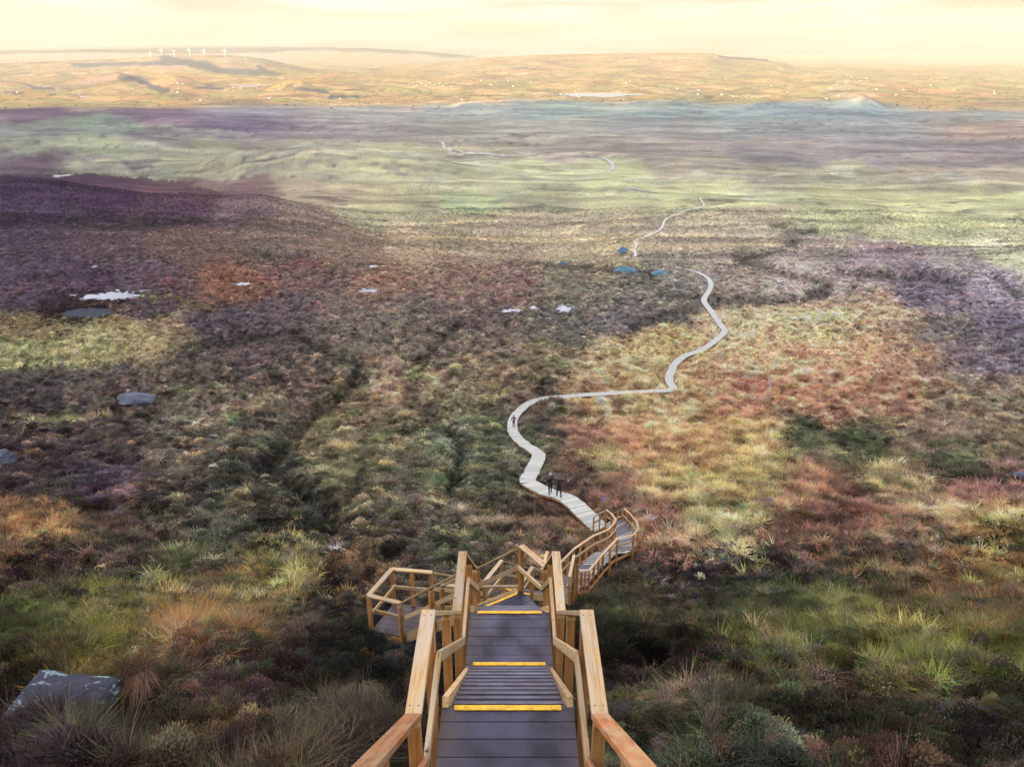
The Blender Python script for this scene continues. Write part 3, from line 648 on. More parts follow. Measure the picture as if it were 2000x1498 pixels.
PATCH += [([(-100, 226), (0, 222), (110, 217), (220, 221), (300, 231)], 6, (114, 98, 130), .3, .65), ([(215, 240), (330, 229), (450, 231), (560, 240)], 8, (124, 112, 148), .3, .6), ([(560, 241), (720, 246), (860, 250)], 5, (150, 146, 170), .3, .6),
          ([(60, 262), (200, 257), (310, 262)], 6, (126, 114, 146), .3, .8), ([(0, 299), (150, 304), (300, 318)], 7, (128, 114, 136), .3, .8), ([(240, 322), (300, 330)], 6, (106, 90, 122), .3, .8),
          ([(0, 283), (200, 279), (350, 288), (480, 300)], 6, (188, 200, 166), 1, .7), ([(480, 300), (600, 290), (700, 292), (820, 306), (980, 318)], 6, (194, 202, 170), 1, .8), ([(300, 250), (420, 258), (480, 266)], 5, (184, 196, 170), 1, .7),
          ([(440, 346), (520, 326), (650, 321), (800, 334), (900, 342)], 4, (146, 130, 144), .3, .75), ([(420, 352), (560, 342), (760, 352), (880, 362)], 4, (186, 190, 164), 1, .7), ([(560, 262), (660, 252), (760, 256)], 4, (186, 192, 176), 1, .6),
          ([(460, 312), (600, 300), (700, 300)], 5, (160, 148, 158), .3, .6), ([(880, 205), (1000, 210), (1120, 205)], 5, (176, 190, 186), .6, .6), ([(1280, 204), (1420, 220), (1500, 226)], 4, (180, 204, 190), .7, .6),
          ([(1400, 240), (1500, 248)], 4, (136, 146, 172), .3, .7), ([(1540, 212), (1640, 222), (1720, 232)], 7, (146, 160, 176), .3, .7), ([(1400, 295), (1500, 306), (1620, 312)], 3, (136, 136, 150), .3, .7), ([(1500, 268), (1680, 282), (1900, 300)], 3, (140, 134, 158), .3, .6),
          ([(1000, 345), (1100, 352)], 7, (168, 160, 160), .4, .6), ([(1440, 378), (1600, 362), (1740, 372)], 6, (182, 180, 162), .6, .5)]
P_alb = []
for pts, w, col, g, k in PATCH:
    v = np.mean([p[1] for p in pts]); d = row_dist(v) * 1.05
    t = math.exp(-HAZE_DENSITY * d)
    col = np.array(col, float); col = col.mean() + (col - col.mean()) * (0.66 if np.mean([p[1] for p in pts]) > 360 else 0.5)
    al = np.clip((s2l(col) - (1 - t) * HAZE_COL * 0.85) / (t * LIGHT), 0.012, 0.55)
    P_alb.append(al * (1 + (KNEAR - 1) * (1 - sstep(200, 900, d))))

# stands of different cover meet along these lines
AREAS = [np.array(a, float) for a in (
    [(-400, 352), (0, 345), (150, 338), (300, 350), (400, 368), (480, 386), (560, 396), (620, 406), (680, 430), (720, 446), (775, 458), (800, 500), (700, 560), (300, 620), (-400, 620)],
    [(1130, 700), (1180, 668), (1250, 640), (1330, 622), (1400, 604), (1520, 600), (1640, 603), (1740, 628), (1850, 615), (2400, 600), (2400, 1010), (2000, 1030), (1900, 1048), (1800, 1058), (1700, 1078), (1560, 1090), (1400, 1090), (1270, 1092),
     (1180, 1040), (1110, 980), (1075, 900), (1070, 860), (1060, 820), (1110, 790), (1090, 760)],
    [(-400, 650), (0, 640), (120, 630), (250, 625), (330, 640), (355, 690), (300, 708), (150, 715), (0, 718), (-400, 730)],
    [(1300, 412), (1480, 404), (1560, 398), (1660, 440), (1700, 470), (1790, 478), (1900, 500), (1990, 545), (2010, 600), (2400, 600), (2400, 330), (1500, 330), (1200, 345), (900, 392), (780, 425), (700, 432), (620, 405), (480, 383), (300, 346), (420, 300), (1000, 318), (1500, 345)],
)]
def inside(u, v, poly):
    r = np.zeros(u.shape, bool); n = len(poly)
    for i in range(n):
        (x0, y0), (x1, y1) = poly[i], poly[(i + 1) % n]
        if y0 == y1: continue
        c = ((y0 > v) != (y1 > v)) & (u < (x1 - x0) * (v - y0) / (y1 - y0) + x0)
        r ^= c
    return r
def area_id(u, v):
    k = np.zeros(u.shape, int)
    for i, p in enumerate(AREAS): k = np.where(inside(u, v, p) & (k == 0), i + 1, k)
    return k
A_id = area_id(A_uv[:, 0], A_uv[:, 1])

def plant_map(x, y, z, dither=False):
    """colour (linear, painted shade included) and grass share of the plants at a place"""
    u, v = ground_map(x, y, z)
    if dither:
        wob = 1 + 3.2 * sstep(850, 1150, v)
        u0, v0 = u, v
        u = u + rng.normal(0, 8, len(u)) * wob; v = v + rng.normal(0, 1, len(v)) * np.clip((v - 150) * 0.012, 0.4, 6) * wob
    wu = u + 26 * perlin(u / 60.0, v / 34.0, 21) + 11 * perlin(u / 17.0, v / 9.0, 22)
    wv = v + (14 * perlin(u / 70.0 + 9, v / 30.0, 23) + 5 * perlin(u / 19.0, v / 9.0, 24)) * np.clip((v - 90) / 260, 0.12, 1)
    col = np.zeros((len(u), 3)); g = np.zeros(len(u))
    sm = np.clip((v - 90) / 260, 0.15, 1)
    gid = area_id(u + 9 * perlin(u / 40.0, v / 22.0, 27) + 5 * perlin(u / 12.0, v / 7.0, 28), v + (5 * perlin(u / 33.0, v / 15.0, 29) + 3 * perlin(u / 9.0, v / 5.0, 30)) * sm)
    CH = 60000
    for s in range(0, len(u), CH):
        a = wu[s:s + CH, None] - A_uv[None, :, 0]; b = (wv[s:s + CH, None] - A_uv[None, :, 1])
        sc = 1.0 + 2.2 * (1 - sstep(150, 500, wv[s:s + CH]))[:, None]
        d2 = (a * a * 0.55 + b * b * sc * sc * 1.2 + 150.0).astype(np.float32)
        w = 1.0 / (d2 * d2 * np.sqrt(d2))
        w = np.where(gid[s:s + CH, None] == A_id[None, :], w, w * 0.02)
        w /= w.sum(1, keepdims=True)
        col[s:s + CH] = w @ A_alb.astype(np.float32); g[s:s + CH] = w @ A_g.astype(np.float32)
    for (pts, w, c_, g_, k), al in zip(PATCH, P_alb):
        if c_[0] > 1.45 * c_[1]: k = k * 0.5
        pp = np.array(pts, float)
        asp = 1.6
        m = (wu > pp[:, 0].min() - 3 * w) & (wu < pp[:, 0].max() + 3 * w) & (wv > pp[:, 1].min() - 3 * w) & (wv < pp[:, 1].max() + 3 * w)
        if np.any(m):
            d = seg_dist(wu[m], wv[m], pp, asp)
            q = 0.72 * k * (1 - sstep(w * 0.5, w * 1.7, d))
            if dither: q = 0.9 * (rng.random(len(q)) < q)
            col[m] = col[m] * (1 - q[:, None]) + al * q[:, None]
            g[m] = g[m] * (1 - q) + g_ * q
    for pts, w in HILL_SHADE:
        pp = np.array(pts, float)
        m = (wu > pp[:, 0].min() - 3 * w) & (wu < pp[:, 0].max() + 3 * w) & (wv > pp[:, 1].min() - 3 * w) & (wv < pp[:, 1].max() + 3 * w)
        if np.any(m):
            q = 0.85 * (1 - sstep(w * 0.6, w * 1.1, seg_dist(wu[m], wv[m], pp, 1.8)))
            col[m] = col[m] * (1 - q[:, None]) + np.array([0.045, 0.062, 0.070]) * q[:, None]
    # gullies turn to heather, painted dark for their shade; hags are dark peat
    if dither:
        wu = u0 + 7 * perlin(u0 / 23.0, v0 / 11.0, 41); wv = v0 + 5 * perlin(u0 / 19.0, v0 / 9.0, 42)
    for pts, w, dep in STROKES:
        m = (wu > pts[:, 0].min() - 3 * w) & (wu < pts[:, 0].max() + 3 * w) & (wv > pts[:, 1].min() - 3 * w) & (wv < pts[:, 1].max() + 3 * w)
        if np.any(m):
            d = seg_dist(wu[m], wv[m], pts, 1.0)
            q = 0.62 * np.exp(-(d / (w * 1.15)) ** 2)
            col[m] = col[m] * (1 - q[:, None]) + np.array([0.026, 0.028, 0.026]) * q[:, None]
            g[m] = g[m] * (1 - q)
    r = np.hypot(x, y)
    m = (r > 28) & (r < 520)
    if np.any(m):
        xs, ys = x[m], y[m]
        l3 = np.abs(fbm(xs / 17.0 + 2, ys / 11.0, 131, 3, 0.55)); l4 = np.abs(fbm(xs / 6.0 + 2, ys / 4.6, 133, 2, 0.5))
        q = 0.75 * (1 - sstep(0.0, 0.07, l3)) * sstep(-0.15, 0.3, perlin(xs / 70.0, ys / 45.0, 135)) * sstep(40, 90, r[m]) + 0.55 * (1 - sstep(0.0, 0.09, l4)) * sstep(-0.2, 0.3, perlin(xs / 22.0, ys / 18.0, 136)) * (1 - sstep(120, 240, r[m]))
        q = np.clip(q * (1 - 0.55 * g[m]), 0, 0.85)
        col[m] = col[m] * (1 - q[:, None]) + np.array([0.030, 0.029, 0.024]) * q[:, None]
        g[m] = g[m] * (1 - q)
    m = (r > 180) & (r < 3600)
    if np.any(m):
        xs, ys, k = x[m], y[m], (sstep(180, 420, r[m]) * (1 - sstep(2800, 3600, r[m])))
        fs = 1 + 1.6 * sstep(700, 1800, r[m])
        st = (1 + 0.1 * sstep(700, 1600, r[m])) * (fbm(xs / 140.0, ys / 34.0, 101, 4, 0.6) * (fs < 1.9) + fbm(xs / 330.0, ys / 110.0, 103, 4, 0.6) * (fs >= 1.9))
        ln = np.abs(fbm(xs / 190.0 + 3, ys / 70.0, 111, 3, 0.55))
        ln2 = np.abs(fbm(xs / 60.0 + 3, ys / 26.0, 117, 3, 0.55))
        peat = (1 - sstep(0.0, 0.05, ln)) * sstep(-0.1, 0.35, perlin(xs / 500.0, ys / 260.0, 121)) + 0.6 * (1 - sstep(0.0, 0.06, ln2)) * sstep(0.0, 0.4, perlin(xs / 230.0, ys / 150.0, 122))
        f = np.exp(0.85 * st * k)
        c = col[m] * f[:, None]
        c = c * (1 + (np.array([1.06, 1.0, 0.9]) - 1) * (k * sstep(0.05, 0.4, st))[:, None])
        q = np.clip(peat * k * 0.62, 0, 0.8)[:, None]
        col[m] = c * (1 - q) + np.array([0.045, 0.04, 0.042]) * q
    return np.clip(col, 0.008, 0.6), np.clip(g, 0, 1)
# ------------------------------------------------------------------ materials
def new_mat(name):
    m = bpy.data.materials.new(name); m.use_nodes = True
    nt = m.node_tree; nt.nodes.clear()
    return m, nt.nodes, nt.links

def N(nodes, t, **kw):
    n = nodes.new(t)
    for k, v in kw.items():
        if k.startswith('_'): n.inputs[k[1:].replace('_', ' ')].default_value = v
        else: setattr(n, k, v)
    return n

def noise(nodes, links, vec, scale, detail=4, rough=0.55, dist=0.0):
    n = nodes.new("ShaderNodeTexNoise")
    n.inputs['Scale'].default_value = scale; n.inputs['Detail'].default_value = detail
    n.inputs['Roughness'].default_value = rough; n.inputs['Distortion'].default_value = dist
    links.new(vec, n.inputs['Vector'])
    return n

def ramp(nodes, links, fac, stops):
    r = nodes.new("ShaderNodeValToRGB"); e = r.color_ramp.elements
    while len(e) < len(stops): e.new(0.5)
    for i, (p, c) in enumerate(stops):
        e[i].position = p; e[i].color = (*c, 1)
    links.new(fac, r.inputs[0])
    return r

def mixc(nodes, links, fac, a, b, mode='MIX'):
    m = nodes.new("ShaderNodeMix"); m.data_type = 'RGBA'; m.blend_type = mode
    for k, v in (('Factor', fac), ('A', a), ('B', b)):
        if isinstance(v, (int, float)): m.inputs[k].default_value = v
        elif isinstance(v, tuple): m.inputs[k].default_value = (*v, 1)
        else: links.new(v, m.inputs[k])
    return m.outputs['Result']

# moor ground: plant cover colour from the mesh, broken up by tufts and bare peat
def moor_material():
    m, n, l = new_mat("moor_ground")
    out = n.new("ShaderNodeOutputMaterial"); b = n.new("ShaderNodeBsdfDiffuse")
    at = N(n, "ShaderNodeAttribute", attribute_name="Col")
    fl = N(n, "ShaderNodeAttribute", attribute_name="fields")
    geo = n.new("ShaderNodeNewGeometry")
    pos = geo.outputs['Position']
    n1 = noise(n, l, pos, 0.55, 6, 0.7)
    n2 = noise(n, l, pos, 0.035, 5, 0.62)
    n3 = noise(n, l, pos, 3.1, 4, 0.7)
    r1 = ramp(n, l, n1.outputs['Fac'], [(0.30, (0.50, 0.47, 0.46)), (0.5, (0.96, 0.95, 0.93)), (0.70, (1.5, 1.45, 1.25))])
    r2 = ramp(n, l, n2.outputs['Fac'], [(0.30, (0.78, 0.74, 0.80)), (0.5, (1.0, 1.0, 1.0)), (0.70, (1.22, 1.24, 1.12))])
    r3 = ramp(n, l, n3.outputs['Fac'], [(0.32, (0.6, 0.58, 0.56)), (0.55, (1.05, 1.04, 1.0)), (0.72, (1.35, 1.3, 1.2))])
    c = mixc(n, l, 1.0, at.outputs['Color'], r1.outputs[0], 'MULTIPLY')
    c = mixc(n, l, 1.0, c, r2.outputs[0], 'MULTIPLY')
    c = mixc(n, l, 0.8, c, r3.outputs[0], 'MULTIPLY')
    # farmland: walled fields in the valley
    nw = noise(n, l, pos, 0.004, 3, 0.5)
    wv = N(n, "ShaderNodeVectorMath", operation='MULTIPLY_ADD'); wv.inputs[1].default_value = (520, 520, 0)
    l.new(nw.outputs['Color'], wv.inputs[0]); l.new(pos, wv.inputs[2])
    sc = N(n, "ShaderNodeVectorMath", operation='MULTIPLY'); sc.inputs[1].default_value = (1 / 170.0, 1 / 210.0, 0)
    l.new(wv.outputs[0], sc.inputs[0])
    vo = N(n, "ShaderNodeTexVoronoi", feature='F1', voronoi_dimensions='2D'); vo.inputs['Scale'].default_value = 1.0
    l.new(sc.outputs[0], vo.inputs['Vector'])
    ve = N(n, "ShaderNodeTexVoronoi", feature='DISTANCE_TO_EDGE', voronoi_dimensions='2D'); ve.inputs['Scale'].default_value = 1.0
    l.new(sc.outputs[0], ve.inputs['Vector'])
    sep = n.new("ShaderNodeSeparateColor"); l.new(vo.outputs['Color'], sep.inputs[0])
    fr = ramp(n, l, sep.outputs[0], [(0.0, (0.26, 0.17, 0.06)), (0.22, (0.22, 0.19, 0.065)), (0.42, (0.30, 0.21, 0.08)), (0.6, (0.24, 0.135, 0.06)),
                                     (0.74, (0.18, 0.18, 0.055)), (0.88, (0.33, 0.25, 0.10))])
    fr.color_ramp.interpolation = 'CONSTANT'
    hd = ramp(n, l, ve.outputs['Distance'], [(0.02, (0.42, 0.42, 0.38)), (0.08, (1, 1, 1))])
    fc = mixc(n, l, 1.0, fr.outputs[0], hd.outputs[0], 'MULTIPLY')
    wd = noise(n, l, pos, 0.0032, 4, 0.6)
    wr = ramp(n, l, wd.outputs['Fac'], [(0.50, (0, 0, 0)), (0.66, (0.85, 0.85, 0.85))])
    fc = mixc(n, l, wr.outputs[0], fc, (0.075, 0.065, 0.04))
    wt = noise(n, l, pos, 0.02, 4, 0.7)
    tr = ramp(n, l, wt.outputs['Fac'], [(0.54, (1, 1, 1)), (0.62, (0.35, 0.36, 0.34))])
    fc = mixc(n, l, 1.0, fc, tr.outputs[0], 'MULTIPLY')
    c = mixc(n, l, fl.outputs['Fac'], c, fc)
    l.new(c, b.inputs['Color'])
    bp = N(n, "ShaderNodeBump"); bp.inputs['Strength'].default_value = 0.9; bp.inputs['Distance'].default_value = 0.5
    l.new(n1.outputs['Fac'], bp.inputs['Height'])
    bp2 = N(n, "ShaderNodeBump"); bp2.inputs['Strength'].default_value = 0.6; bp2.inputs['Distance'].default_value = 6.0
    l.new(n2.outputs['Fac'], bp2.inputs['Height']); l.new(bp.outputs[0], bp2.inputs['Normal'])
    l.new(bp2.outputs[0], b.inputs['Normal'])
    l.new(b.outputs[0], out.inputs[0])
    return m
M_MOOR = moor_material()

def plant_material(name, trans=0.25):
    m, n, l = new_mat(name)
    out = n.new("ShaderNodeOutputMaterial")
    ti = N(n, "ShaderNodeAttribute", attribute_name="tint", attribute_type='INSTANCER')
    sh = N(n, "ShaderNodeAttribute", attribute_name="shade")
    c = mixc(n, l, 1.0, ti.outputs['Color'], sh.outputs['Color'], 'MULTIPLY')
    d = n.new("ShaderNodeBsdfDiffuse"); t = n.new("ShaderNodeBsdfTranslucent")
    l.new(c, d.inputs['Color']); l.new(c, t.inputs['Color'])
    mx = n.new("ShaderNodeMixShader"); mx.inputs[0].default_value = trans
    l.new(d.outputs[0], mx.inputs[1]); l.new(t.outputs[0], mx.inputs[2])
    l.new(mx.outputs[0], out.inputs[0])
    return m
M_PLANT = plant_material("plant_blades")

# wood: object-space grain along local X
def wood_material(name, base, dark, worn, worn_amt=0.5, rough=0.7, seed=0.0, spec=0.2):
    m, n, l = new_mat(name)
    out = n.new("ShaderNodeOutputMaterial"); b = n.new("ShaderNodeBsdfPrincipled")
    tc = n.new("ShaderNodeTexCoord"); oi = n.new("ShaderNodeObjectInfo")
    off = N(n, "ShaderNodeVectorMath", operation='MULTIPLY_ADD'); off.inputs[1].default_value = (37.0, 11.0, 5.0)
    l.new(oi.outputs['Random'], off.inputs[0]); l.new(tc.outputs['Object'], off.inputs[2])
    mp = N(n, "ShaderNodeVectorMath", operation='MULTIPLY'); mp.inputs[1].default_value = (1.2, 22.0, 22.0)
    l.new(off.outputs[0], mp.inputs[0])
    g = noise(n, l, mp.outputs[0], 1.6, 5, 0.6, 0.8)
    mp2 = N(n, "ShaderNodeVectorMath", operation='MULTIPLY'); mp2.inputs[1].default_value = (2.0, 6.0, 6.0)
    l.new(off.outputs[0], mp2.inputs[0])
    bl = noise(n, l, mp2.outputs[0], 1.1, 4, 0.6)
    gr = ramp(n, l, g.outputs['Fac'], [(0.30, dark), (0.52, base), (0.75, tuple(min(1, q * 1.25) for q in base))])
    wr = ramp(n, l, bl.outputs['Fac'], [(0.42, (0, 0, 0)), (0.62, (1, 1, 1))])
    wf = N(n, "ShaderNodeMath", operation='MULTIPLY'); wf.inputs[1].default_value = worn_amt
    l.new(wr.outputs[0], wf.inputs[0])
    c = mixc(n, l, wf.outputs[0], gr.outputs[0], worn)
    hv = N(n, "ShaderNodeMapRange"); hv.inputs['To Min'].default_value = 0.70; hv.inputs['To Max'].default_value = 1.2
    l.new(oi.outputs['Random'], hv.inputs['Value'])
    hs = n.new("ShaderNodeHueSaturation"); l.new(c, hs.inputs['Color']); l.new(hv.outputs[0], hs.inputs['Value'])
    kn = noise(n, l, off.outputs[0], 9.0, 2, 0.5)
    kr = ramp(n, l, kn.outputs['Fac'], [(0.24, (0.25, 0.16, 0.10)), (0.29, (1, 1, 1))])
    mp3 = N(n, "ShaderNodeVectorMath", operation='MULTIPLY'); mp3.inputs[1].default_value = (0.9, 46.0, 46.0)
    l.new(off.outputs[0], mp3.inputs[0])
    ck = noise(n, l, mp3.outputs[0], 1.3, 3, 0.6, 0.4)
    cr = ramp(n, l, ck.outputs['Fac'], [(0.30, (0.38, 0.33, 0.29)), (0.38, (1, 1, 1))])
    c2 = mixc(n, l, 1.0, hs.outputs[0], kr.outputs[0], 'MULTIPLY')
    c2 = mixc(n, l, 0.85, c2, cr.outputs[0], 'MULTIPLY')
    l.new(c2, b.inputs['Base Color'])
    b.inputs['Roughness'].default_value = rough
    b.inputs['Specular IOR Level'].default_value = spec
    bp = N(n, "ShaderNodeBump"); bp.inputs['Strength'].default_value = 0.25; bp.inputs['Distance'].default_value = 0.004
    l.new(g.outputs['Fac'], bp.inputs['Height']); l.new(bp.outputs[0], b.inputs['Normal'])
    l.new(b.outputs[0], out.inputs[0])
    return m
M_RAIL = wood_material("rail_wood", (0.37, 0.235, 0.085), (0.19, 0.10, 0.032), (0.33, 0.275, 0.19), 0.7, 0.6, 0, 0.3)
M_RAIL_NEAR = wood_material("rail_wood_worn", (0.36, 0.13, 0.032), (0.15, 0.045, 0.015), (0.38, 0.25, 0.115), 0.8, 0.55, 0, 0.35)
M_POST = wood_material("post_wood", (0.30, 0.135, 0.035), (0.18, 0.07, 0.02), (0.36, 0.22, 0.08), 0.5, 0.75)
M_BEAM = wood_material("beam_wood", (0.40, 0.26, 0.10), (0.24, 0.13, 0.05), (0.42, 0.33, 0.2), 0.5, 0.7)
M_FASCIA = wood_material("fascia_wood", (0.34, 0.15, 0.045), (0.2, 0.08, 0.025), (0.36, 0.22, 0.1), 0.4, 0.75)
M_PALE = wood_material("pale_board", (0.30, 0.297, 0.235), (0.22, 0.217, 0.17), (0.27, 0.272, 0.235), 0.5, 0.6, 0, 0.3)

# dark damp decking with a gritty anti-slip face
def deck_material(name, base, blot, rough0=0.28, rough1=0.55, rv=(0.78, 1.2)):
    m, n, l = new_mat(name)
    out = n.new("ShaderNodeOutputMaterial"); b = n.new("ShaderNodeBsdfPrincipled")
    tc = n.new("ShaderNodeTexCoord"); oi = n.new("ShaderNodeObjectInfo")
    geo = n.new("ShaderNodeNewGeometry")
    big = noise(n, l, geo.outputs['Position'], 2.3, 5, 0.6)
    rr = ramp(n, l, big.outputs['Fac'], [(0.36, base), (0.66, blot)])
    hv = N(n, "ShaderNodeMapRange"); hv.inputs['To Min'].default_value = rv[0]; hv.inputs['To Max'].default_value = rv[1]
    l.new(oi.outputs['Random'], hv.inputs['Value'])
    hs = n.new("ShaderNodeHueSaturation"); l.new(rr.outputs[0], hs.inputs['Color']); l.new(hv.outputs[0], hs.inputs['Value'])
    sp = noise(n, l, tc.outputs['Object'], 38.0, 3, 0.6)
    sr = ramp(n, l, sp.outputs['Fac'], [(0.24, (0.2, 0.18, 0.16)), (0.36, (1, 1, 1)), (0.64, (1, 1, 1)), (0.74, (1.9, 1.8, 1.7))])
    c = mixc(n, l, 1.0, hs.outputs[0], sr.outputs[0], 'MULTIPLY')
    sx = n.new("ShaderNodeSeparateXYZ"); l.new(geo.outputs['Position'], sx.inputs[0])
    ab = N(n, "ShaderNodeMath", operation='ABSOLUTE'); l.new(sx.outputs['X'], ab.inputs[0])
    ad = N(n, "ShaderNodeMath", operation='MULTIPLY_ADD'); ad.inputs[1].default_value = 0.5; l.new(big.outputs['Fac'], ad.inputs[0]); l.new(ab.outputs[0], ad.inputs[2])
    ed = N(n, "ShaderNodeMapRange"); ed.inputs['From Min'].default_value = 0.62; ed.inputs['From Max'].default_value = 0.90; ed.inputs['To Max'].default_value = 0.75
    l.new(ad.outputs[0], ed.inputs['Value'])
    c = mixc(n, l, ed.outputs[0], c, (0.050, 0.033, 0.022))
    l.new(c, b.inputs['Base Color'])
    rm = N(n, "ShaderNodeMapRange"); rm.inputs['From Min'].default_value = 0.35; rm.inputs['From Max'].default_value = 0.65
    rm.inputs['To Min'].default_value = rough1; rm.inputs['To Max'].default_value = rough0
    l.new(big.outputs['Fac'], rm.inputs['Value']); l.new(rm.outputs[0], b.inputs['Roughness'])
    b.inputs['Specular IOR Level'].default_value = 0.34
    vo = N(n, "ShaderNodeTexVoronoi", feature='F1'); vo.inputs['Scale'].default_value = 95.0
    l.new(tc.outputs['Object'], vo.inputs['Vector'])
    bp = N(n, "ShaderNodeBump"); bp.inputs['Strength'].default_value = 0.35; bp.inputs['Distance'].default_value = 0.003
    l.new(vo.outputs['Distance'], bp.inputs['Height']); l.new(bp.outputs[0], b.inputs['Normal'])
    l.new(b.outputs[0], out.inputs[0])
    return m
M_DECK = deck_material("deck_board", (0.010, 0.0065, 0.009), (0.030, 0.024, 0.046), 0.30, 0.62)
M_TREAD = deck_material("tread_board", (0.015, 0.0095, 0.011), (0.034, 0.027, 0.044), 0.34, 0.66, (0.5, 1.7))
M_EDGE = deck_material("worn_edge", (0.070, 0.060, 0.066), (0.12, 0.11, 0.13), 0.45, 0.7)
M_DECK2 = deck_material("deck_board_pale", (0.08, 0.08, 0.10), (0.15, 0.145, 0.155), 0.35, 0.6)

def simple_mat(name, col, rough=0.6, var=0.25, scale=8.0, spec=0.3, bump=0.0):
    m, n, l = new_mat(name)
    out = n.new("ShaderNodeOutputMaterial"); b = n.new("ShaderNodeBsdfPrincipled")
    tc = n.new("ShaderNodeTexCoord")
    ns = noise(n, l, tc.outputs['Object'], scale, 4, 0.6)
    r = ramp(n, l, ns.outputs['Fac'], [(0.3, tuple(q * (1 - var) for q in col)), (0.7, tuple(min(1, q * (1 + var)) for q in col))])
    l.new(r.outputs[0], b.inputs['Base Color'])
    b.inputs['Roughness'].default_value = rough; b.inputs['Specular IOR Level'].default_value = spec
    if bump:
        bp = N(n, "ShaderNodeBump"); bp.inputs['Strength'].default_value = 0.6; bp.inputs['Distance'].default_value = bump
        l.new(ns.outputs['Fac'], bp.inputs['Height']); l.new(bp.outputs[0], b.inputs['Normal'])
    l.new(b.outputs[0], out.inputs[0])
    return m
M_YELLOW = simple_mat("yellow_nosing", (0.56, 0.31, 0.013), 0.55, 0.38, 11.0)
M_SCREW = simple_mat("screw_steel", (0.09, 0.08, 0.08), 0.45)
M_WATER, _n, _l = new_mat("pool_water")
_o = _n.new("ShaderNodeOutputMaterial"); _b = _n.new("ShaderNodeBsdfPrincipled")
_b.inputs['Base Color'].default_value = (0.02, 0.022, 0.025, 1); _b.inputs['Roughness'].default_value = 0.04; _b.inputs['IOR'].default_value = 1.4
_b.inputs['Specular IOR Level'].default_value = 0.6
_l.new(_b.outputs[0], _o.inputs[0])
M_POND, _n, _l = new_mat("bank_reflection_water")  # dark bank reflection painted as a near-black water colour
_o = _n.new("ShaderNodeOutputMaterial"); _b = _n.new("ShaderNodeBsdfPrincipled")
_b.inputs['Base Color'].default_value = (0.008, 0.010, 0.016, 1); _b.inputs['Roughness'].default_value = 0.5; _b.inputs['Specular IOR Level'].default_value = 0.05
_l.new(_b.outputs[0], _o.inputs[0])
M_LAKE, _n, _l = new_mat("lake_water")
_o = _n.new("ShaderNodeOutputMaterial"); _b = _n.new("ShaderNodeBsdfPrincipled")
_b.inputs['Base Color'].default_value = (0.05, 0.09, 0.12, 1); _b.inputs['Roughness'].default_value = 0.12
_l.new(_b.outputs[0], _o.inputs[0])

def rock_material(name, base, lichen, amt):
    m, n, l = new_mat(name)
    out = n.new("ShaderNodeOutputMaterial"); b = n.new("ShaderNodeBsdfPrincipled")
    tc = n.new("ShaderNodeTexCoord")
    st = N(n, "ShaderNodeVectorMath", operation='MULTIPLY'); st.inputs[1].default_value = (2.0, 5.0, 9.0)
    l.new(tc.outputs['Object'], st.inputs[0])
    a = noise(n, l, st.outputs[0], 1.3, 6, 0.65)
    li = noise(n, l, st.outputs[0], 1.6, 5, 0.6, 0.6)
    r = ramp(n, l, a.outputs['Fac'], [(0.3, tuple(q * 0.45 for q in base)), (0.55, base), (0.75, tuple(q * 1.7 for q in base))])
    k = ramp(n, l, li.outputs['Fac'], [(0.56, (0, 0, 0)), (0.61, (1, 1, 1))])
    f = N(n, "ShaderNodeMath", operation='MULTIPLY'); f.inputs[1].default_value = amt
    l.new(k.outputs[0], f.inputs[0])
    l.new(mixc(n, l, f.outputs[0], r.outputs[0], lichen), b.inputs['Base Color'])
    b.inputs['Roughness'].default_value = 0.8
    bp = N(n, "ShaderNodeBump"); bp.inputs['Strength'].default_value = 0.8; bp.inputs['Distance'].default_value = 0.04
    l.new(a.outputs['Fac'], bp.inputs['Height']); l.new(bp.outputs[0], b.inputs['Normal'])
    l.new(b.outputs[0], out.inputs[0])
    return m
M_ROCK = rock_material("rock_lichen", (0.009, 0.009, 0.018), (0.15, 0.20, 0.20), 0.8)
M_ROCK2 = rock_material("rock_blue_grey", (0.040, 0.046, 0.062), (0.11, 0.13, 0.15), 0.6)

# ------------------------------------------------------------------ terrain meshes
AZ = R(47.0)
na = 740
az = np.linspace(-AZ, AZ, na)
rr = np.concatenate([np.linspace(1.2, 30, 170, endpoint=False), np.geomspace(30, 450, 520, endpoint=False), np.geomspace(450, 26000, 300)])
nr = len(rr)
gx = (rr[:, None] * np.sin(az)[None, :]).ravel(); gy = (rr[:, None] * np.cos(az)[None, :]).ravel()
gz = ground_z(gx, gy)
moor_me = grid_mesh("moorland", np.stack([gx, gy, gz], 1), nr, na)
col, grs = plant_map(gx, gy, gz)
# near ground is peat, darkened so the gaps between plants read as shade
rr_ = np.hypot(gx, gy)
peat = np.array([0.030, 0.023, 0.020])
pk = (0.25 * (1 - sstep(200, 500, rr_)) + 0.45 * (1 - sstep(30, 130, rr_)))[:, None]
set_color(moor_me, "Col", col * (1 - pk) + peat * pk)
u_, v_ = ground_map(gx, gy, gz)
fld = sstep(2900, 3600, rr_) * (1 - 0.55 * sstep(9500, 15000, rr_)) * 0.7
for pts_, w_f in HILL_SHADE:
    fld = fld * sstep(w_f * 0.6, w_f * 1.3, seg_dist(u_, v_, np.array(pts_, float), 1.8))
hill_free = 1 - 0.7 * sstep(0.06, 0.22, np.abs(np.gradient(gz.reshape(nr, na), axis=0) / np.gradient(rr)[:, None])).ravel()
set_float(moor_me, "fields", fld * hill_free)
moor_me.materials.append(M_MOOR)
moor = link(bpy.data.objects.new("moorland", moor_me))
tag(moor, "rolling brown and green moor running down to the sunlit valley", kind='structure')

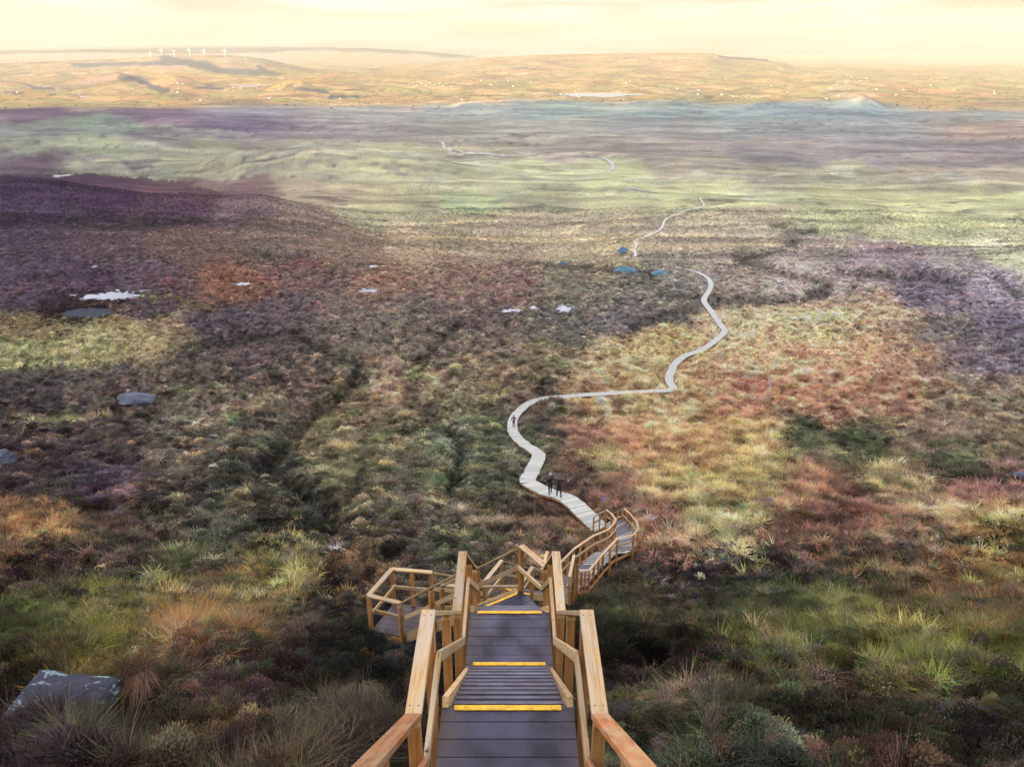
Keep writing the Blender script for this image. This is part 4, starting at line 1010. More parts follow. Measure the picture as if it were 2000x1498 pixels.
# the mountain flank that goes on behind and beside the viewer, its unseen ridge raised to shade the moor from the low sun
nb = 150
azb = np.linspace(AZ, 2 * math.pi - AZ, nb)
rb = np.concatenate([np.linspace(1.2, 60, 40, endpoint=False), np.geomspace(60, 9000, 110)])
bx_ = (rb[:, None] * np.sin(azb)[None, :]).ravel(); by_ = (rb[:, None] * np.cos(azb)[None, :]).ravel()
bz_ = ground_z(bx_, by_)
mt_me = grid_mesh("mountain_slope", np.stack([bx_, by_, bz_], 1), len(rb), nb)
c2, _ = plant_map(bx_, np.maximum(by_, 4.0), np.minimum(bz_, -4.0))
set_color(mt_me, "Col", np.clip(c2 * 0 + np.array([0.09, 0.08, 0.05]), 0, 1)); set_float(mt_me, "fields", np.zeros(len(bx_)))
mt_me.materials.append(M_MOOR)
tag(link(bpy.data.objects.new("mountain_slope", mt_me)), "heathery mountain flank rising behind the stairs", kind='structure')

# ------------------------------------------------------------------ the air
zall_min = min(float(gz.min()), float(bz_.min())); zall_max = max(float(gz.max()), float(bz_.max()))
hx, hy0, hy1 = 21000.0, -9300.0, 26300.0
hv_ = [(-hx, hy0, zall_min - 6), (hx, hy0, zall_min - 6), (hx, hy1, zall_min - 6), (-hx, hy1, zall_min - 6),
       (-hx, hy0, zall_max + 8), (hx, hy0, zall_max + 8), (hx, hy1, zall_max + 8), (-hx, hy1, zall_max + 8)]
hf_ = [(0, 3, 2, 1), (4, 5, 6, 7), (0, 1, 5, 4), (1, 2, 6, 5), (2, 3, 7, 6), (3, 0, 4, 7)]
M_HAZE, _n, _l = new_mat("haze_air")
_o = _n.new("ShaderNodeOutputMaterial"); _v = _n.new("ShaderNodeVolumePrincipled")
_v.inputs['Color'].default_value = (0.58, 0.55, 0.43, 1); _v.inputs['Density'].default_value = HAZE_DENSITY
_v.inputs['Anisotropy'].default_value = 0.0
_l.new(_v.outputs[0], _o.inputs['Volume'])
haze = mesh_obj("haze", hv_, hf_, M_HAZE)
tag(haze, "pale haze over the valley", kind='stuff')

# ------------------------------------------------------------------ plants
def proto(name, verts, faces, shade, mat):
    me = bpy.data.meshes.new(name); me.from_pydata(verts, [], faces)
    set_color(me, "shade", np.array(shade)); me.materials.append(mat)
    return bpy.data.objects.new(name, me)

def blades(rs, n, h, spread, lean, width, droop, hv=0.35, segs=3):
    V, F, S = [], [], []
    for _ in range(n):
        a = rs.uniform(0, 2 * math.pi); r = spread * math.sqrt(rs.random())
        px, py = r * math.cos(a), r * math.sin(a)
        hh = h * (1 - hv + 2 * hv * rs.random())
        da = a + rs.normal(0, 0.7)
        dx, dy = math.cos(da), math.sin(da)
        w = width * rs.uniform(0.7, 1.3)
        k = rs.uniform(0.75, 1.3); tone = (k * rs.uniform(0.92, 1.08), k, k * rs.uniform(0.85, 1.1))
        tilt = lean * rs.uniform(0.3, 1.2); dr = droop * rs.uniform(0.5, 1.4)
        ta = rs.uniform(0, 2 * math.pi); tx, ty = math.cos(ta), math.sin(ta)
        b0 = len(V)
        for s in range(segs + 1):
            t = s / segs
            out = hh * (tilt * t + dr * t * t)
            z = hh * (t - 0.45 * dr * t * t * t) - 0.03
            ww = w * (1 - 0.85 * t)
            V += [(px + dx * out - tx * ww, py + dy * out - ty * ww, z), (px + dx * out + tx * ww, py + dy * out + ty * ww, z)]
            S += [tone, tone]
        for s in range(segs):
            q = b0 + 2 * s
            F.append((q, q + 1, q + 3, q + 2))
    return V, F, S

def heather(rs, n, rad, h, leaf):
    """a low bush: short sprigs of small leaf faces through a dome-shaped volume"""
    V, F, S = [], [], []
    for _ in range(n):
        a = rs.uniform(0, 2 * math.pi); r = rad * math.sqrt(rs.random())
        top = h * (1 - 0.55 * (r / rad) ** 2)
        z = top * rs.uniform(0.35, 1.05)
        c = np.array([r * math.cos(a), r * math.sin(a), z])
        up = np.array([0.6 * math.cos(a) * r / rad + rs.normal(0, .3), 0.6 * math.sin(a) * r / rad + rs.normal(0, .3), 1.0]); up /= np.linalg.norm(up)
        sd = np.cross(up, rs.normal(0, 1, 3)); sd /= np.linalg.norm(sd) + 1e-9
        L = leaf * rs.uniform(0.8, 2.0); w = leaf * rs.uniform(0.25, 0.5)
        k = rs.uniform(0.65, 1.4); tone = (k * rs.uniform(0.9, 1.12), k, k * rs.uniform(0.85, 1.1))
        b0 = len(V)
        V += [tuple(c - up * L * .5 - sd * w * .4), tuple(c - up * L * .5 + sd * w * .4), tuple(c + sd * w), tuple(c + up * L * .5), tuple(c - sd * w)]
        S += [tone] * 5
        F.append((b0, b0 + 1, b0 + 2, b0 + 3, b0 + 4))
    return V, F, S

prs = np.random.default_rng(5)
def make_collection(name, objs):
    c = bpy.data.collections.new(name)
    for o in objs: c.objects.link(o)
    return c
C_GRASS = make_collection("grass_kinds", [proto("grass_kind", *blades(prs, 75, 0.19, 0.13, 0.6, 0.0062, 0.85, segs=3), M_PLANT) for _ in range(3)]
                          + [proto("grass_kind", *blades(prs, 75, 0.20, 0.18, 1.0, 0.0066, 1.0, segs=3), M_PLANT) for _ in range(3)]
                          + [proto("grass_kind", *blades(prs, 24, 0.27, 0.07, 0.5, 0.009, 0.6, segs=4), M_PLANT)])
C_HEATH = make_collection("heather_kinds", [proto("heather_kind", *heather(prs, 300, 0.20, 0.22, 0.024), M_PLANT) for _ in range(3)]
                          + [proto("heather_kind", *heather(prs, 240, 0.15, 0.28, 0.024), M_PLANT) for _ in range(2)])
def dome(rs, n, rad, h, L, width):
    V, F, S = [], [], []
    comb = rs.uniform(0, 2 * math.pi)
    for _ in range(n):
        a = rs.uniform(0, 2 * math.pi); r = rad * math.sqrt(rs.random()) * 0.75
        z = h * (1 - 0.8 * (r / rad) ** 2)
        da = a + rs.normal(0, 0.45); ox, oy = math.cos(da) + 0.95 * math.cos(comb), math.sin(da) + 0.95 * math.sin(comb)
        k = rs.uniform(0.6, 1.45); tone = (k * rs.uniform(0.92, 1.08), k, k * rs.uniform(0.85, 1.1))
        px, py = r * math.cos(a), r * math.sin(a); l = L * rs.uniform(0.6, 1.25); b0 = len(V)
        tx, ty = -oy, ox; nn = math.hypot(tx, ty) + 1e-6; tx /= nn; ty /= nn
        for s in range(4):
            t = s / 3.0; o_ = l * (0.25 * t + 0.75 * t * t); zz = z + l * (0.55 * t - 1.0 * t * t) + 0.01
            w = width * (1 - 0.8 * t)
            V += [(px + ox * o_ - tx * w, py + oy * o_ - ty * w, zz), (px + ox * o_ + tx * w, py + oy * o_ + ty * w, zz)]; S += [tone, tone]
        for s in range(3):
            q = b0 + 2 * s; F.append((q, q + 1, q + 3, q + 2))
    return V, F, S
C_DOME = make_collection("dome_kinds", [proto("dome_kind", *dome(prs, 300, 0.30, 0.22, 0.24, 0.0065), M_PLANT) for _ in range(4)])
C_TUSSOCK = make_collection("tussock_kinds", [proto("tussock_kind", *blades(prs, 60, 0.26, 0.20, 0.9, 0.017, 0.95, segs=2), M_PLANT) for _ in range(5)])
C_BUSH = make_collection("bush_kinds", [proto("bush_kind", *heather(prs, 95, 0.27, 0.30, 0.060), M_PLANT) for _ in range(4)])
C_FAR = make_collection("far_kinds", [proto("far_kind", *heather(prs, 40, 0.42, 0.42, 0.17), M_PLANT) for _ in range(4)]
                        + [proto("far_kind", *blades(prs, 30, 0.36, 0.36, 0.95, 0.05, 0.9, segs=2), M_PLANT) for _ in range(3)])

def scatter(name, P, rot, scl, tint, idx, coll, label, cat):
    me = bpy.data.meshes.new(name)
    n = len(P)
    me.vertices.add(n); me.vertices.foreach_set('co', P.astype(np.float32).ravel())
    a = me.attributes.new("rot", 'FLOAT_VECTOR', 'POINT'); a.data.foreach_set('vector', rot.astype(np.float32).ravel())
    a = me.attributes.new("scl", 'FLOAT_VECTOR', 'POINT'); a.data.foreach_set('vector', scl.astype(np.float32).ravel())
    set_color(me, "tint", tint)
    a = me.attributes.new("pick", 'INT', 'POINT'); a.data.foreach_set('value', idx.astype(np.int32))
    o = link(bpy.data.objects.new(name, me))
    ng = bpy.data.node_groups.new(name + "_nodes", 'GeometryNodeTree')
    ng.interface.new_socket("Geometry", in_out='INPUT', socket_type='NodeSocketGeometry')
    ng.interface.new_socket("Geometry", in_out='OUTPUT', socket_type='NodeSocketGeometry')
    gi = ng.nodes.new('NodeGroupInput'); go = ng.nodes.new('NodeGroupOutput')
    mp = ng.nodes.new('GeometryNodeMeshToPoints'); ci = ng.nodes.new('GeometryNodeCollectionInfo')
    ci.inputs['Collection'].default_value = coll; ci.inputs['Separate Children'].default_value = True; ci.inputs['Reset Children'].default_value = True
    ip = ng.nodes.new('GeometryNodeInstanceOnPoints'); ip.inputs['Pick Instance'].default_value = True
    def attr(nm, t):
        q = ng.nodes.new('GeometryNodeInputNamedAttribute'); q.data_type = t; q.inputs['Name'].default_value = nm
        return q.outputs['Attribute']
    e2r = ng.nodes.new('FunctionNodeEulerToRotation')
    L = ng.links
    L.new(gi.outputs[0], mp.inputs[0]); L.new(mp.outputs[0], ip.inputs['Points']); L.new(ci.outputs[0], ip.inputs['Instance'])
    L.new(attr("pick", 'INT'), ip.inputs['Instance Index'])
    L.new(attr("rot", 'FLOAT_VECTOR'), e2r.inputs[0]); L.new(e2r.outputs[0], ip.inputs['Rotation'])
    L.new(attr("scl", 'FLOAT_VECTOR'), ip.inputs['Scale'])
    L.new(ip.outputs[0], go.inputs[0])
    md = o.modifiers.new("scatter", 'NODES'); md.node_group = ng
    tag(o, label, cat, kind='stuff')
    return o

LUM = np.array([0.3, 0.6, 0.1])
def sample_band(r0, r1, dens, azm=AZ * 0.985):
    n = int(0.5 * (r1 * r1 - r0 * r0) * 2 * azm * dens)
    r = np.sqrt(rng.uniform(r0 * r0, r1 * r1, n)); a = rng.uniform(-azm, azm, n)
    x, y = r * np.sin(a), r * np.cos(a)
    # keep only what falls inside the photographed wedge, with a margin
    z = base_z(x, y); u, v = ground_map(x, y, z)
    m = (u > -260) & (u < 2260) & (v < 1720)
    return x[m], y[m]

def clear_of_path(x, y):
    d, _ = corridor(x, y)
    far_ok = np.ones(len(x), bool)
    if len(x) and np.max(y) > 240:
        for p in FARW[::2]:
            far_ok &= (np.abs(x - p[0]) > 1.6) | (np.abs(y - p[1]) > 1.6)
    ok = far_ok
    for (cx, cy, cz, rx, ry, sd) in pool_info:
        ok &= np.hypot((x - cx) / rx, (y - cy) / ry) > 1.0
    for (rx_, ry_, rad) in ROCK_SPOTS:
        ok &= np.hypot(x - rx_, y - ry_) > rad
    return d, ok

ROCKS = [  # photo px, py, width px, height px, kind
    (120, 1368, 160, 66, 'slab'), (268, 778, 76, 22, 'boulder'), (6, 892, 52, 36, 'boulder'), (388, 996, 24, 10, 'stone'),
    (1501, 979, 30, 12, 'stone'), (1990, 928, 34, 16, 'stone'), (289, 1125, 28, 14, 'stone'), (292, 512, 12, 5, 'stone'), (1640, 974, 16, 5, 'stone'), (1694, 1002, 18, 6, 'stone'),
]
rock_pos = []
for (px, py, w, h, kd) in ROCKS:
    c = raycast(px, py + h * 0.35, ground_z)
    f = c[1] * CP - c[2] * SP
    rock_pos.append((c, w * f / FPX, h * f / FPX))
ROCK_SPOTS = [(c[0], c[1] + 0.1, w * 0.42) for c, w, h in rock_pos]

LUM = np.array([0.3, 0.6, 0.1])
def vary(col, x, y, amt, seed):
    """plants of different kinds and ages: straw, fresh green, rust and dark heather tones in clumps"""
    n = len(x)
    k1 = fbm(x / 2.6, y / 2.6, seed, 3) + rng.normal(0, 0.16, n)
    k2 = fbm(x / 5.1 + 7, y / 5.1, seed + 9, 3) + rng.normal(0, 0.18, n)
    k3 = perlin(x / 0.9, y / 0.9, seed + 17) * 0.6 + rng.normal(0, 0.25, n)
    kk = fbm(x / 1.5 + 3, y / 1.5, seed + 33, 2)
    c = 1.03 * col * np.exp(amt * (1.35 * k1 + 0.9 * kk + 0.6 * k3 + rng.normal(0, 0.12, n)))[:, None]
    # close by, stems of every kind stand mixed together
    rr0 = np.hypot(x, y); lum = (c @ LUM)[:, None]
    pal = np.array([[0.75, 0.55, 0.60], [0.60, 0.82, 0.42], [1.9, 1.55, 0.85], [1.45, 0.80, 0.50], [0.42, 0.40, 0.40], [0.95, 1.25, 0.45]])
    pk_ = rng.integers(0, 6, n); pm = (rng.random(n) < 0.34 * (1 - sstep(28, 75, rr0))) 
    c[pm] = (pal[pk_] * lum * 1.05)[pm]
    straw = np.array([1.30, 1.14, 0.84]); green = np.array([0.80, 1.08, 0.70]); rust = np.array([1.10, 0.90, 0.80]); purp = np.array([0.90, 0.84, 0.92])
    def push(c, k, t, th):
        q = sstep(th, th + 0.35, k)[:, None] * min(1.0, amt)
        return c * (1 - q) + c * t * q
    c = push(c, k2, green, 0.10); c = push(c, -k2, straw, 0.12); c = push(c, k1, straw, 0.18); c = push(c, k3 - k1, rust, 0.42); c = push(c, -k1, purp, 0.15)
    ll = (c @ LUM)[:, None]; ks = (0.96 - 0.08 * (1 - sstep(60, 160, rr0)))[:, None]
    c = ll + (c - ll) * ks
    c[:, 2] = np.minimum(c[:, 2], 0.92 * c[:, 0])
    return np.clip(c, 0.004, 0.6)

def band(r0, r1, dens, s0, s1, coll_g, coll_h, store_g, store_h, amt, split=True, gshare=None):
    x, y = sample_band(r0, r1, dens)
    d, ok = clear_of_path(x, y)
    m = ok & (d > 0.85)
    x, y, d = x[m], y[m], d[m]
    z = ground_z(x, y)
    col, g = plant_map(x, y, z, True)
    col = vary(col, x, y, amt, 60)
    clump = perlin(x / 1.3, y / 1.3, 88) * 0.45 + perlin(x / 4.0, y / 4.0, 89) * 0.35
    isg = (g - 0.16 * (1 - sstep(30, 60, np.hypot(x, y))) + clump * 0.9 + rng.normal(0, 0.12, len(x))) > 0.5
    e = 0.15
    gx_ = (ground_z(x + e, y) - z) / e; gy_ = (ground_z(x, y + e) - z) / e
    n = len(x)
    sc = rng.uniform(s0, s1, n) * (1 + 0.35 * clump)
    sc *= np.where(d < 1.5, 0.75, 1.0)
    for sel, st in ((isg, store_g), (~isg, store_h)):
        k = int(sel.sum())
        if not k: continue
        fol = 0.55 if st is store_h else 0.75
        rx = np.clip(gy_[sel], -0.9, 0.9) * fol + rng.normal(0, .14, k)
        ry = np.clip(-gx_[sel], -0.9, 0.9) * fol + rng.normal(0, .14, k)
        if st is store_g: ry = ry - 0.22
        rot = np.stack([rx, ry, rng.uniform(0, 2 * math.pi, k)], 1)
        # turn about the vertical first, then tip with the slope
        zs = rng.uniform(0.75, 1.2, k)
        sx = sc[sel]
        st.append((np.stack([x[sel], y[sel], z[sel] - 0.02], 1), rot, np.stack([sx, sx, sx * zs], 1), col[sel]))

def flush(store, name, coll, label, cat):
    if not store: return
    P = np.concatenate([s[0] for s in store]); r_ = np.concatenate([s[1] for s in store])
    s_ = np.concatenate([s[2] for s in store]); t_ = np.concatenate([s[3] for s in store])
    idx = rng.integers(0, len(coll.objects), len(P))
    scatter(name, P, r_, s_, t_, idx, coll, label, cat)

DENS = 1.0
sg, sh = [], []
band(3.0, 9.0, 110 * DENS, 0.62, 1.08, None, None, sg, sh, 1.0)
band(9.0, 16.0, 82 * DENS, 0.66, 1.12, None, None, sg, sh, 1.0)
band(16.0, 30.0, 48 * DENS, 0.72, 1.28, None, None, sg, sh, 1.0)
x, y = sample_band(4.0, 42.0, 1.25)
d, ok = clear_of_path(x, y); m = ok & (d > 1.25) & (perlin(x / 2.5, y / 2.5, 95) + 0.3 * perlin(x / 7.0, y / 7.0, 96) > -0.05); x, y = x[m], y[m]
z = ground_z(x, y); col, g = plant_map(x, y, z, True); k = len(x)
lum = (col @ LUM)[:, None]
dpal = np.array([[1.35, 0.95, 0.62], [1.05, 0.70, 0.58], [1.0, 1.1, 0.55], [1.7, 1.4, 0.75], [0.75, 0.68, 0.62], [1.3, 0.75, 0.48]])
tint = dpal[rng.integers(0, 6, k)] * lum * rng.uniform(0.8, 1.5, k)[:, None]
sc = rng.uniform(0.5, 0.95, k)
scatter("tussock", np.stack([x, y, z - 0.06], 1), np.stack([rng.normal(-.25, .12, k), rng.normal(-.1, .15, k), rng.uniform(0, 6.28, k)], 1), np.stack([sc, sc, sc * rng.uniform(0.8, 1.2, k)], 1), np.clip(tint, 0.01, 0.6), rng.integers(0, 4, k), C_DOME,
        "rounded combed grass tussocks in rust, straw and olive on the near slope", "tussocks")
flush(sg, "grass", C_GRASS, "windswept grass in green and straw tufts on the slope by the stairs", "grass")
flush(sh, "heather", C_HEATH, "dark heather bushes on the steep slope by the stairs", "heather")
sg, sh = [], []
band(30.0, 60.0, 24 * DENS, 0.8, 1.35, None, None, sg, sh, 1.0)
band(60.0, 130.0, 8.5 * DENS, 0.95, 1.7, None, None, sg, sh, 1.0)
flush(sg, "tussock_grass", C_TUSSOCK, "tan and rusty tussock grass covering the bog beside the boardwalk", "grass")
flush(sh, "low_heather", C_BUSH, "low purple-brown heather covering the moor below the stairs", "heather")
sg, sh = [], []
band(130.0, 260.0, 4.2 * DENS, 0.62, 1.15, None, None, sg, sh, 0.72)
band(260.0, 480.0, 1.3 * DENS, 0.75, 1.4, None, None, sg, sh, 0.42)
band(480.0, 680.0, 0.26 * DENS, 0.8, 1.5, None, None, sg, sh, 0.22)
flush(sg + sh, "moor_growth", C_FAR, "patchwork of far heather and grass clumps on the open moor", "moorland plants")
# ------------------------------------------------------------------ timber work
def box_bm(sx, sy, sz, bev=0.004):
    bm = bmesh.new()
    bmesh.ops.create_cube(bm, size=1.0)
    for v in bm.verts: v.co = Vector((v.co.x * sx, v.co.y * sy, v.co.z * sz))
    if bev: bmesh.ops.bevel(bm, geom=list(bm.edges), offset=bev, segments=1, affect='EDGES')
    return bm

def beam(name, a, b, w, h, mat, parent, ext=0.0, roll_up=(0, 0, 1), bev=0.005):
    """a squared timber from a to b (centre line), w across, h high; local X runs along it"""
    a = Vector(a); b = Vector(b); d = b - a; L = d.length + 2 * ext
    X = d.normalized(); up = Vector(roll_up)
    Y = up.cross(X)
    if Y.length < 1e-4: Y = Vector((0, 1, 0))
    Y.normalize(); Z = X.cross(Y)
    j = rng.uniform(-0.0016, 0.0016)
    o = bm_obj(name, box_bm(L, w + j, h + j, bev), mat, parent)
    M = Matrix((X, Y, Z)).transposed().to_4x4(); M.translation = (a + b) / 2
    o.matrix_world = M if parent is None else parent.matrix_world.inverted() @ M
    return o

def place(o, parent):
    return o

def prism(name, poly, ztop, th, mat, parent, zs=None):
    """a board: polygon seen from above (list of xy), with its own origin at the middle"""
    poly = np.array(poly, float); n = len(poly)
    zt = np.full(n, ztop) if zs is None else np.array(zs, float)
    c = np.array([poly[:, 0].mean(), poly[:, 1].mean(), zt.mean()])
    # local X along the longest side so the grain runs along the board
    e = np.roll(poly, -1, 0) - poly; k = np.argmax(np.hypot(e[:, 0], e[:, 1])); ang = math.atan2(e[k, 1], e[k, 0])
    ca, sa = math.cos(-ang), math.sin(-ang)
    q = poly - c[:2]
    lx = q[:, 0] * ca - q[:, 1] * sa; ly = q[:, 0] * sa + q[:, 1] * ca
    top = [(lx[i], ly[i], zt[i] - c[2]) for i in range(n)]; bot = [(lx[i], ly[i], zt[i] - c[2] - th) for i in range(n)]
    area = sum(poly[i][0] * poly[(i + 1) % n][1] - poly[(i + 1) % n][0] * poly[i][1] for i in range(n))
    idx = list(range(n)) if area > 0 else list(range(n))[::-1]
    F = [tuple(idx), tuple(n + i for i in idx[::-1])]
    for i in range(n):
        a, b = idx[i], idx[(i + 1) % n]
        F.append((a, n + a, n + b, b))
    o = mesh_obj(name, top + bot, F, mat, parent)
    o.location = c; o.rotation_euler = (0, 0, ang)
    return o

def clip_half(poly, nrm, d, keep_less=True):
    out = []
    n = len(poly)
    for i in range(n):
        a, b = poly[i], poly[(i + 1) % n]
        da, db = np.dot(a, nrm) - d, np.dot(b, nrm) - d
        if not keep_less: da, db = -da, -db
        if da <= 0: out.append(a)
        if (da < 0) != (db < 0) and abs(da - db) > 1e-12:
            out.append(a + (b - a) * (da / (da - db)))
    return out

def deck(poly, z, across, pitch, mat, parent, gap=0.009, start=None, th=0.036):
    """boards laid side by side over a polygon; `across` points from one board to the next"""
    poly = [np.array(p[:2], float) for p in poly]
    a = np.array(across, float); a /= np.linalg.norm(a)
    pr = [np.dot(p, a) for p in poly]; s = min(pr) if start is None else start
    while s < max(pr) - 0.02:
        e = s + pitch
        c = clip_half(poly, a, e - gap, True)
        if len(c) >= 3: c = clip_half(c, a, s, False)
        if len(c) >= 3:
            ar = 0.5 * abs(sum(c[i][0] * c[(i + 1) % len(c)][1] - c[(i + 1) % len(c)][0] * c[i][1] for i in range(len(c))))
            if ar > 0.006: prism("plank", c, z + rng.uniform(-0.0012, 0.0012), th, mat, parent)
        s = e

def nosing(a, b, parent, back=(0, 0), length=None, mat=None):
    """yellow anti-slip strip along the edge a-b, screwed down in three places"""
    a = Vector(a); b = Vector(b); d = (b - a)
    L = d.length if length is None else length
    mid = (a + b) / 2 + Vector((back[0], back[1], 0.008)); X = d.normalized()
    o = beam("nosing_strip", mid - X * L / 2, mid + X * L / 2, 0.062, 0.014, mat or M_YELLOW, parent, bev=0.003)
    for t in (-0.4, 0.0, 0.4):
        bm = bmesh.new(); bmesh.ops.create_cone(bm, cap_ends=True, segments=8, radius1=0.006, radius2=0.005, depth=0.003)
        s = bm_obj("screw", bm, M_SCREW, o); s.location = (t * L, 0, 0.008)
    return o

def flight(A, B, n, parent, mat=None, stringer=True, tread_mat=None, inset=0.075):
    """n risers from edge A=(left,right) down to edge B=(left,right)"""
    L0, R0 = [np.array(q) for q in A]; L1, R1 = [np.array(q) for q in B]
    if stringer:
        for (p, q, s) in ((L0, L1, 1), (R0, R1, -1)):
            ac = (R0 - L0) / np.linalg.norm(R0 - L0) * s
            up = np.array([0, 0, -0.045])
            beam("stringer", p + ac * 0.035 + up, q + ac * 0.035 + up, 0.062, 0.23, M_BEAM, parent, ext=0.05)
    for i in range(1, n):
        t0 = (i - 1) / (n - 1); t1 = i / (n - 1)
        z = L0[2] + (L1[2] - L0[2]) * i / n
        a0, b0 = L0 + (L1 - L0) * t0, R0 + (R1 - R0) * t0
        a1, b1 = L0 + (L1 - L0) * t1, R0 + (R1 - R0) * t1
        v = (a1 - a0)[:2]; v = v / (np.linalg.norm(v) + 1e-9)
        ac = (b0 - a0)[:2] / np.linalg.norm((b0 - a0)[:2])
        prism("tread", [a0[:2] + ac * inset - v * 0.012, b0[:2] - ac * inset - v * 0.012, b1[:2] - ac * inset - v * 0.020, a1[:2] + ac * inset - v * 0.020],
              z + rng.uniform(-0.001, 0.001), 0.036, tread_mat or M_TREAD, parent)
        if tread_mat is None and L0[1] < 12:
            e0, e1 = a1[:2] + ac * (inset + 0.01) - v * 0.058, b1[:2] - ac * (inset + 0.01) - v * 0.058
            prism('tread_edge', [e0, e1, e1 + v * 0.034, e0 + v * 0.034], z + 0.005, 0.004, M_EDGE, parent)

def rail_run(pts, side, parent, posts='all', mats=None, mids=(), post_mat=None, screws=0, mid_h=0.58, first_post=True, last_post=True, rail_w=0.127):
    """handrail, mid rail and posts over base points; side=+1 when the walkway is to the right of the line"""
    pts = [Vector(p) for p in pts]
    up = Vector((0, 0, 1))
    for i, (a, b) in enumerate(zip(pts[:-1], pts[1:])):
        m = M_RAIL if mats is None else mats[i]
        t = (b - a); t2 = Vector((t.x, t.y, 0)); t2.normalize()
        inn = Vector((t2.y, -t2.x, 0)) * side
        th = 0.046
        slope = t.z / max(math.hypot(t.x, t.y), 1e-6)
        lift = th / 2 * (math.sqrt(1 + slope * slope) - 1)
        ca = a + up * (1.1 - th / 2 - lift * 2); cb = b + up * (1.1 - th / 2 - lift * 2)
        hr = beam("handrail", ca, cb, rail_w, th, m, parent, ext=0.012)
        if i < screws:
            hl = (cb - ca).length / 2
            for sx in (-1, 1):
                for sy in (-0.032, 0.032):
                    bm = bmesh.new(); bmesh.ops.create_cone(bm, cap_ends=True, segments=8, radius1=0.0075, radius2=0.006, depth=0.003)
                    s = bm_obj("screw", bm, M_SCREW, hr); s.location = (sx * (hl - 0.07), sy, th / 2 + 0.0015)
        ma = a + up * mid_h + inn * 0.074; mb = b + up * mid_h + inn * 0.074
        beam("mid_rail", ma, mb, 0.045, 0.098, m, parent, ext=0.006)
        spots = []
        if i == 0 and first_post: spots.append((a, 0))
        nm = mids[i] if i < len(mids) else 0
        for k in range(nm): spots.append((a.lerp(b, (k + 1) / (nm + 1)), 1))
        if i < len(pts) - 2 or last_post: spots.append((b, 0))
        for p, kind in spots:
            g = float(ground_z(np.array([p.x]), np.array([p.y]))[0])
            g = min(max(g, p.z - 3.0), p.z - 0.25)
            top = p + up * (1.1 - th - 0.012 - (abs(slope) * 0.05))
            beam("post", Vector((p.x, p.y, g - 0.25)), top, 0.095, 0.095, post_mat or M_POST, parent, roll_up=tuple(t2), bev=0.006)

def thing(name, label, cat, loc, group=None):
    o = empty(name, loc)
    bpy.context.view_layer.update()
    return tag(o, label, cat, group)

# ---- the straight upper staircase
stair = thing("staircase", "long straight wooden staircase with yellow-edged steps dropping down the slope", "staircase", (0, 0, 0))
E = EDGES
for (a, b) in ((E[0], E[1]), (E[2], E[3]), (E[4], E[5])):
    z = a[0][2]; y0, y1 = a[0][1], b[0][1]
    nb_ = max(1, round((y1 - y0) / 0.19)); p_ = (y1 - y0) / nb_
    deck([(XC - W2 + 0.002, y0), (XC + W2 - 0.002, y0), (XC + W2 - 0.002, y1), (XC - W2 + 0.002, y1)], z, (0, 1), p_, M_DECK, stair)
    for s in (-1, 1):
        beam("joist", (XC + s * (W2 - 0.05), y0 + 0.02, z - 0.13), (XC + s * (W2 - 0.05), y1 - 0.02, z - 0.13), 0.06, 0.17, M_BEAM, stair)
flight(E[1], E[2], 20, stair); flight(E[3], E[4], 12, stair); flight(E[5], E[6], 12, stair)
def strip(y, z, back=-0.04): nosing((XC - 0.5, y, z), (XC + 0.5, y, z), stair, back=(0, back))
strip(4.56 - 0.02, -5.70 + 0.204, -0.02); strip(5.74, -5.70); strip(8.71, -8.08 + 0.198, -0.03); strip(10.06, -8.08);
HW = 0.70
lp = [P3(XC - HW, q[0][1], q[0][2]) for q in EDGES]; rp = [P3(XC + HW, q[0][1], q[0][2]) for q in EDGES]
rm = [M_RAIL_NEAR, M_RAIL_NEAR, M_RAIL, M_RAIL, M_RAIL, M_RAIL]
rail_run(lp, 1, stair, mats=rm, mids=(1, 3, 0, 1, 0, 1), screws=5)
rail_run(rp, -1, stair, mats=rm, mids=(1, 3, 0, 1, 0, 1), screws=5)

# ---- landing and switchback flights below it
sw = thing("switchback_stairs", "lower wooden stairs turning left round a railed landing, then away to the right", "staircase", (-2, 16, -14))
def W(p): return p
APEX = P3(0.19, 13.70, -10.45)
d3 = [(XC - 0.66, 12.965), (XC + 0.66, 12.965), (XC + 0.62, 13.12), (0.16, 13.66), (D3N[1][0], D3N[1][1]), (D3N[0][0], D3N[0][1])]
nd = (D3N[1] - D3N[0])[:2]; nd /= np.linalg.norm(nd)
fwd = np.array([-nd[1], nd[0]])
# children are placed in world space, so the Empty stays at the origin for them
sw.location = (0, 0, 0); bpy.context.view_layer.update()
deck(d3, -10.45, -fwd, 0.19, M_DECK, sw, start=-np.dot(D3N[0][:2], fwd) )
nosing(D3N[0], D3N[1], sw, back=tuple(-fwd * 0.04), length=1.0)
flight(D3N, L4E, 15, sw)
NL, FL = P3(-3.52, 16.05, -13.5), P3(-3.10, 17.12, -13.5)
deck([L4E[0], NL, FL, L4X[0], L4X[1], L4E[1]], -13.5, (0.22, 0.975), 0.19, M_DECK, sw)
for a, b in ((L4E[0], NL), (NL, FL), (FL, L4X[0])):
    beam("joist", a + np.array([0, 0, -0.12]), b + np.array([0, 0, -0.12]), 0.05, 0.15, M_FASCIA, sw)
flight(L4X, L5E, 14, sw)
def quad_deck(A, B, mat, parent, pitch=0.19):
    v = ((B[0] + B[1]) - (A[0] + A[1]))[:2]
    deck([A[0], A[1], B[1], B[0]], A[0][2], v, pitch, mat, parent)
quad_deck(L5E, L5X, M_DECK, sw)
nosing(L5X[0], L5X[1], sw, length=0.95)
flight(L5X, L6E, 18, sw); quad_deck(L6E, L6X, M_DECK2, sw); flight(L6X, L7E, 20, sw, tread_mat=M_DECK2)
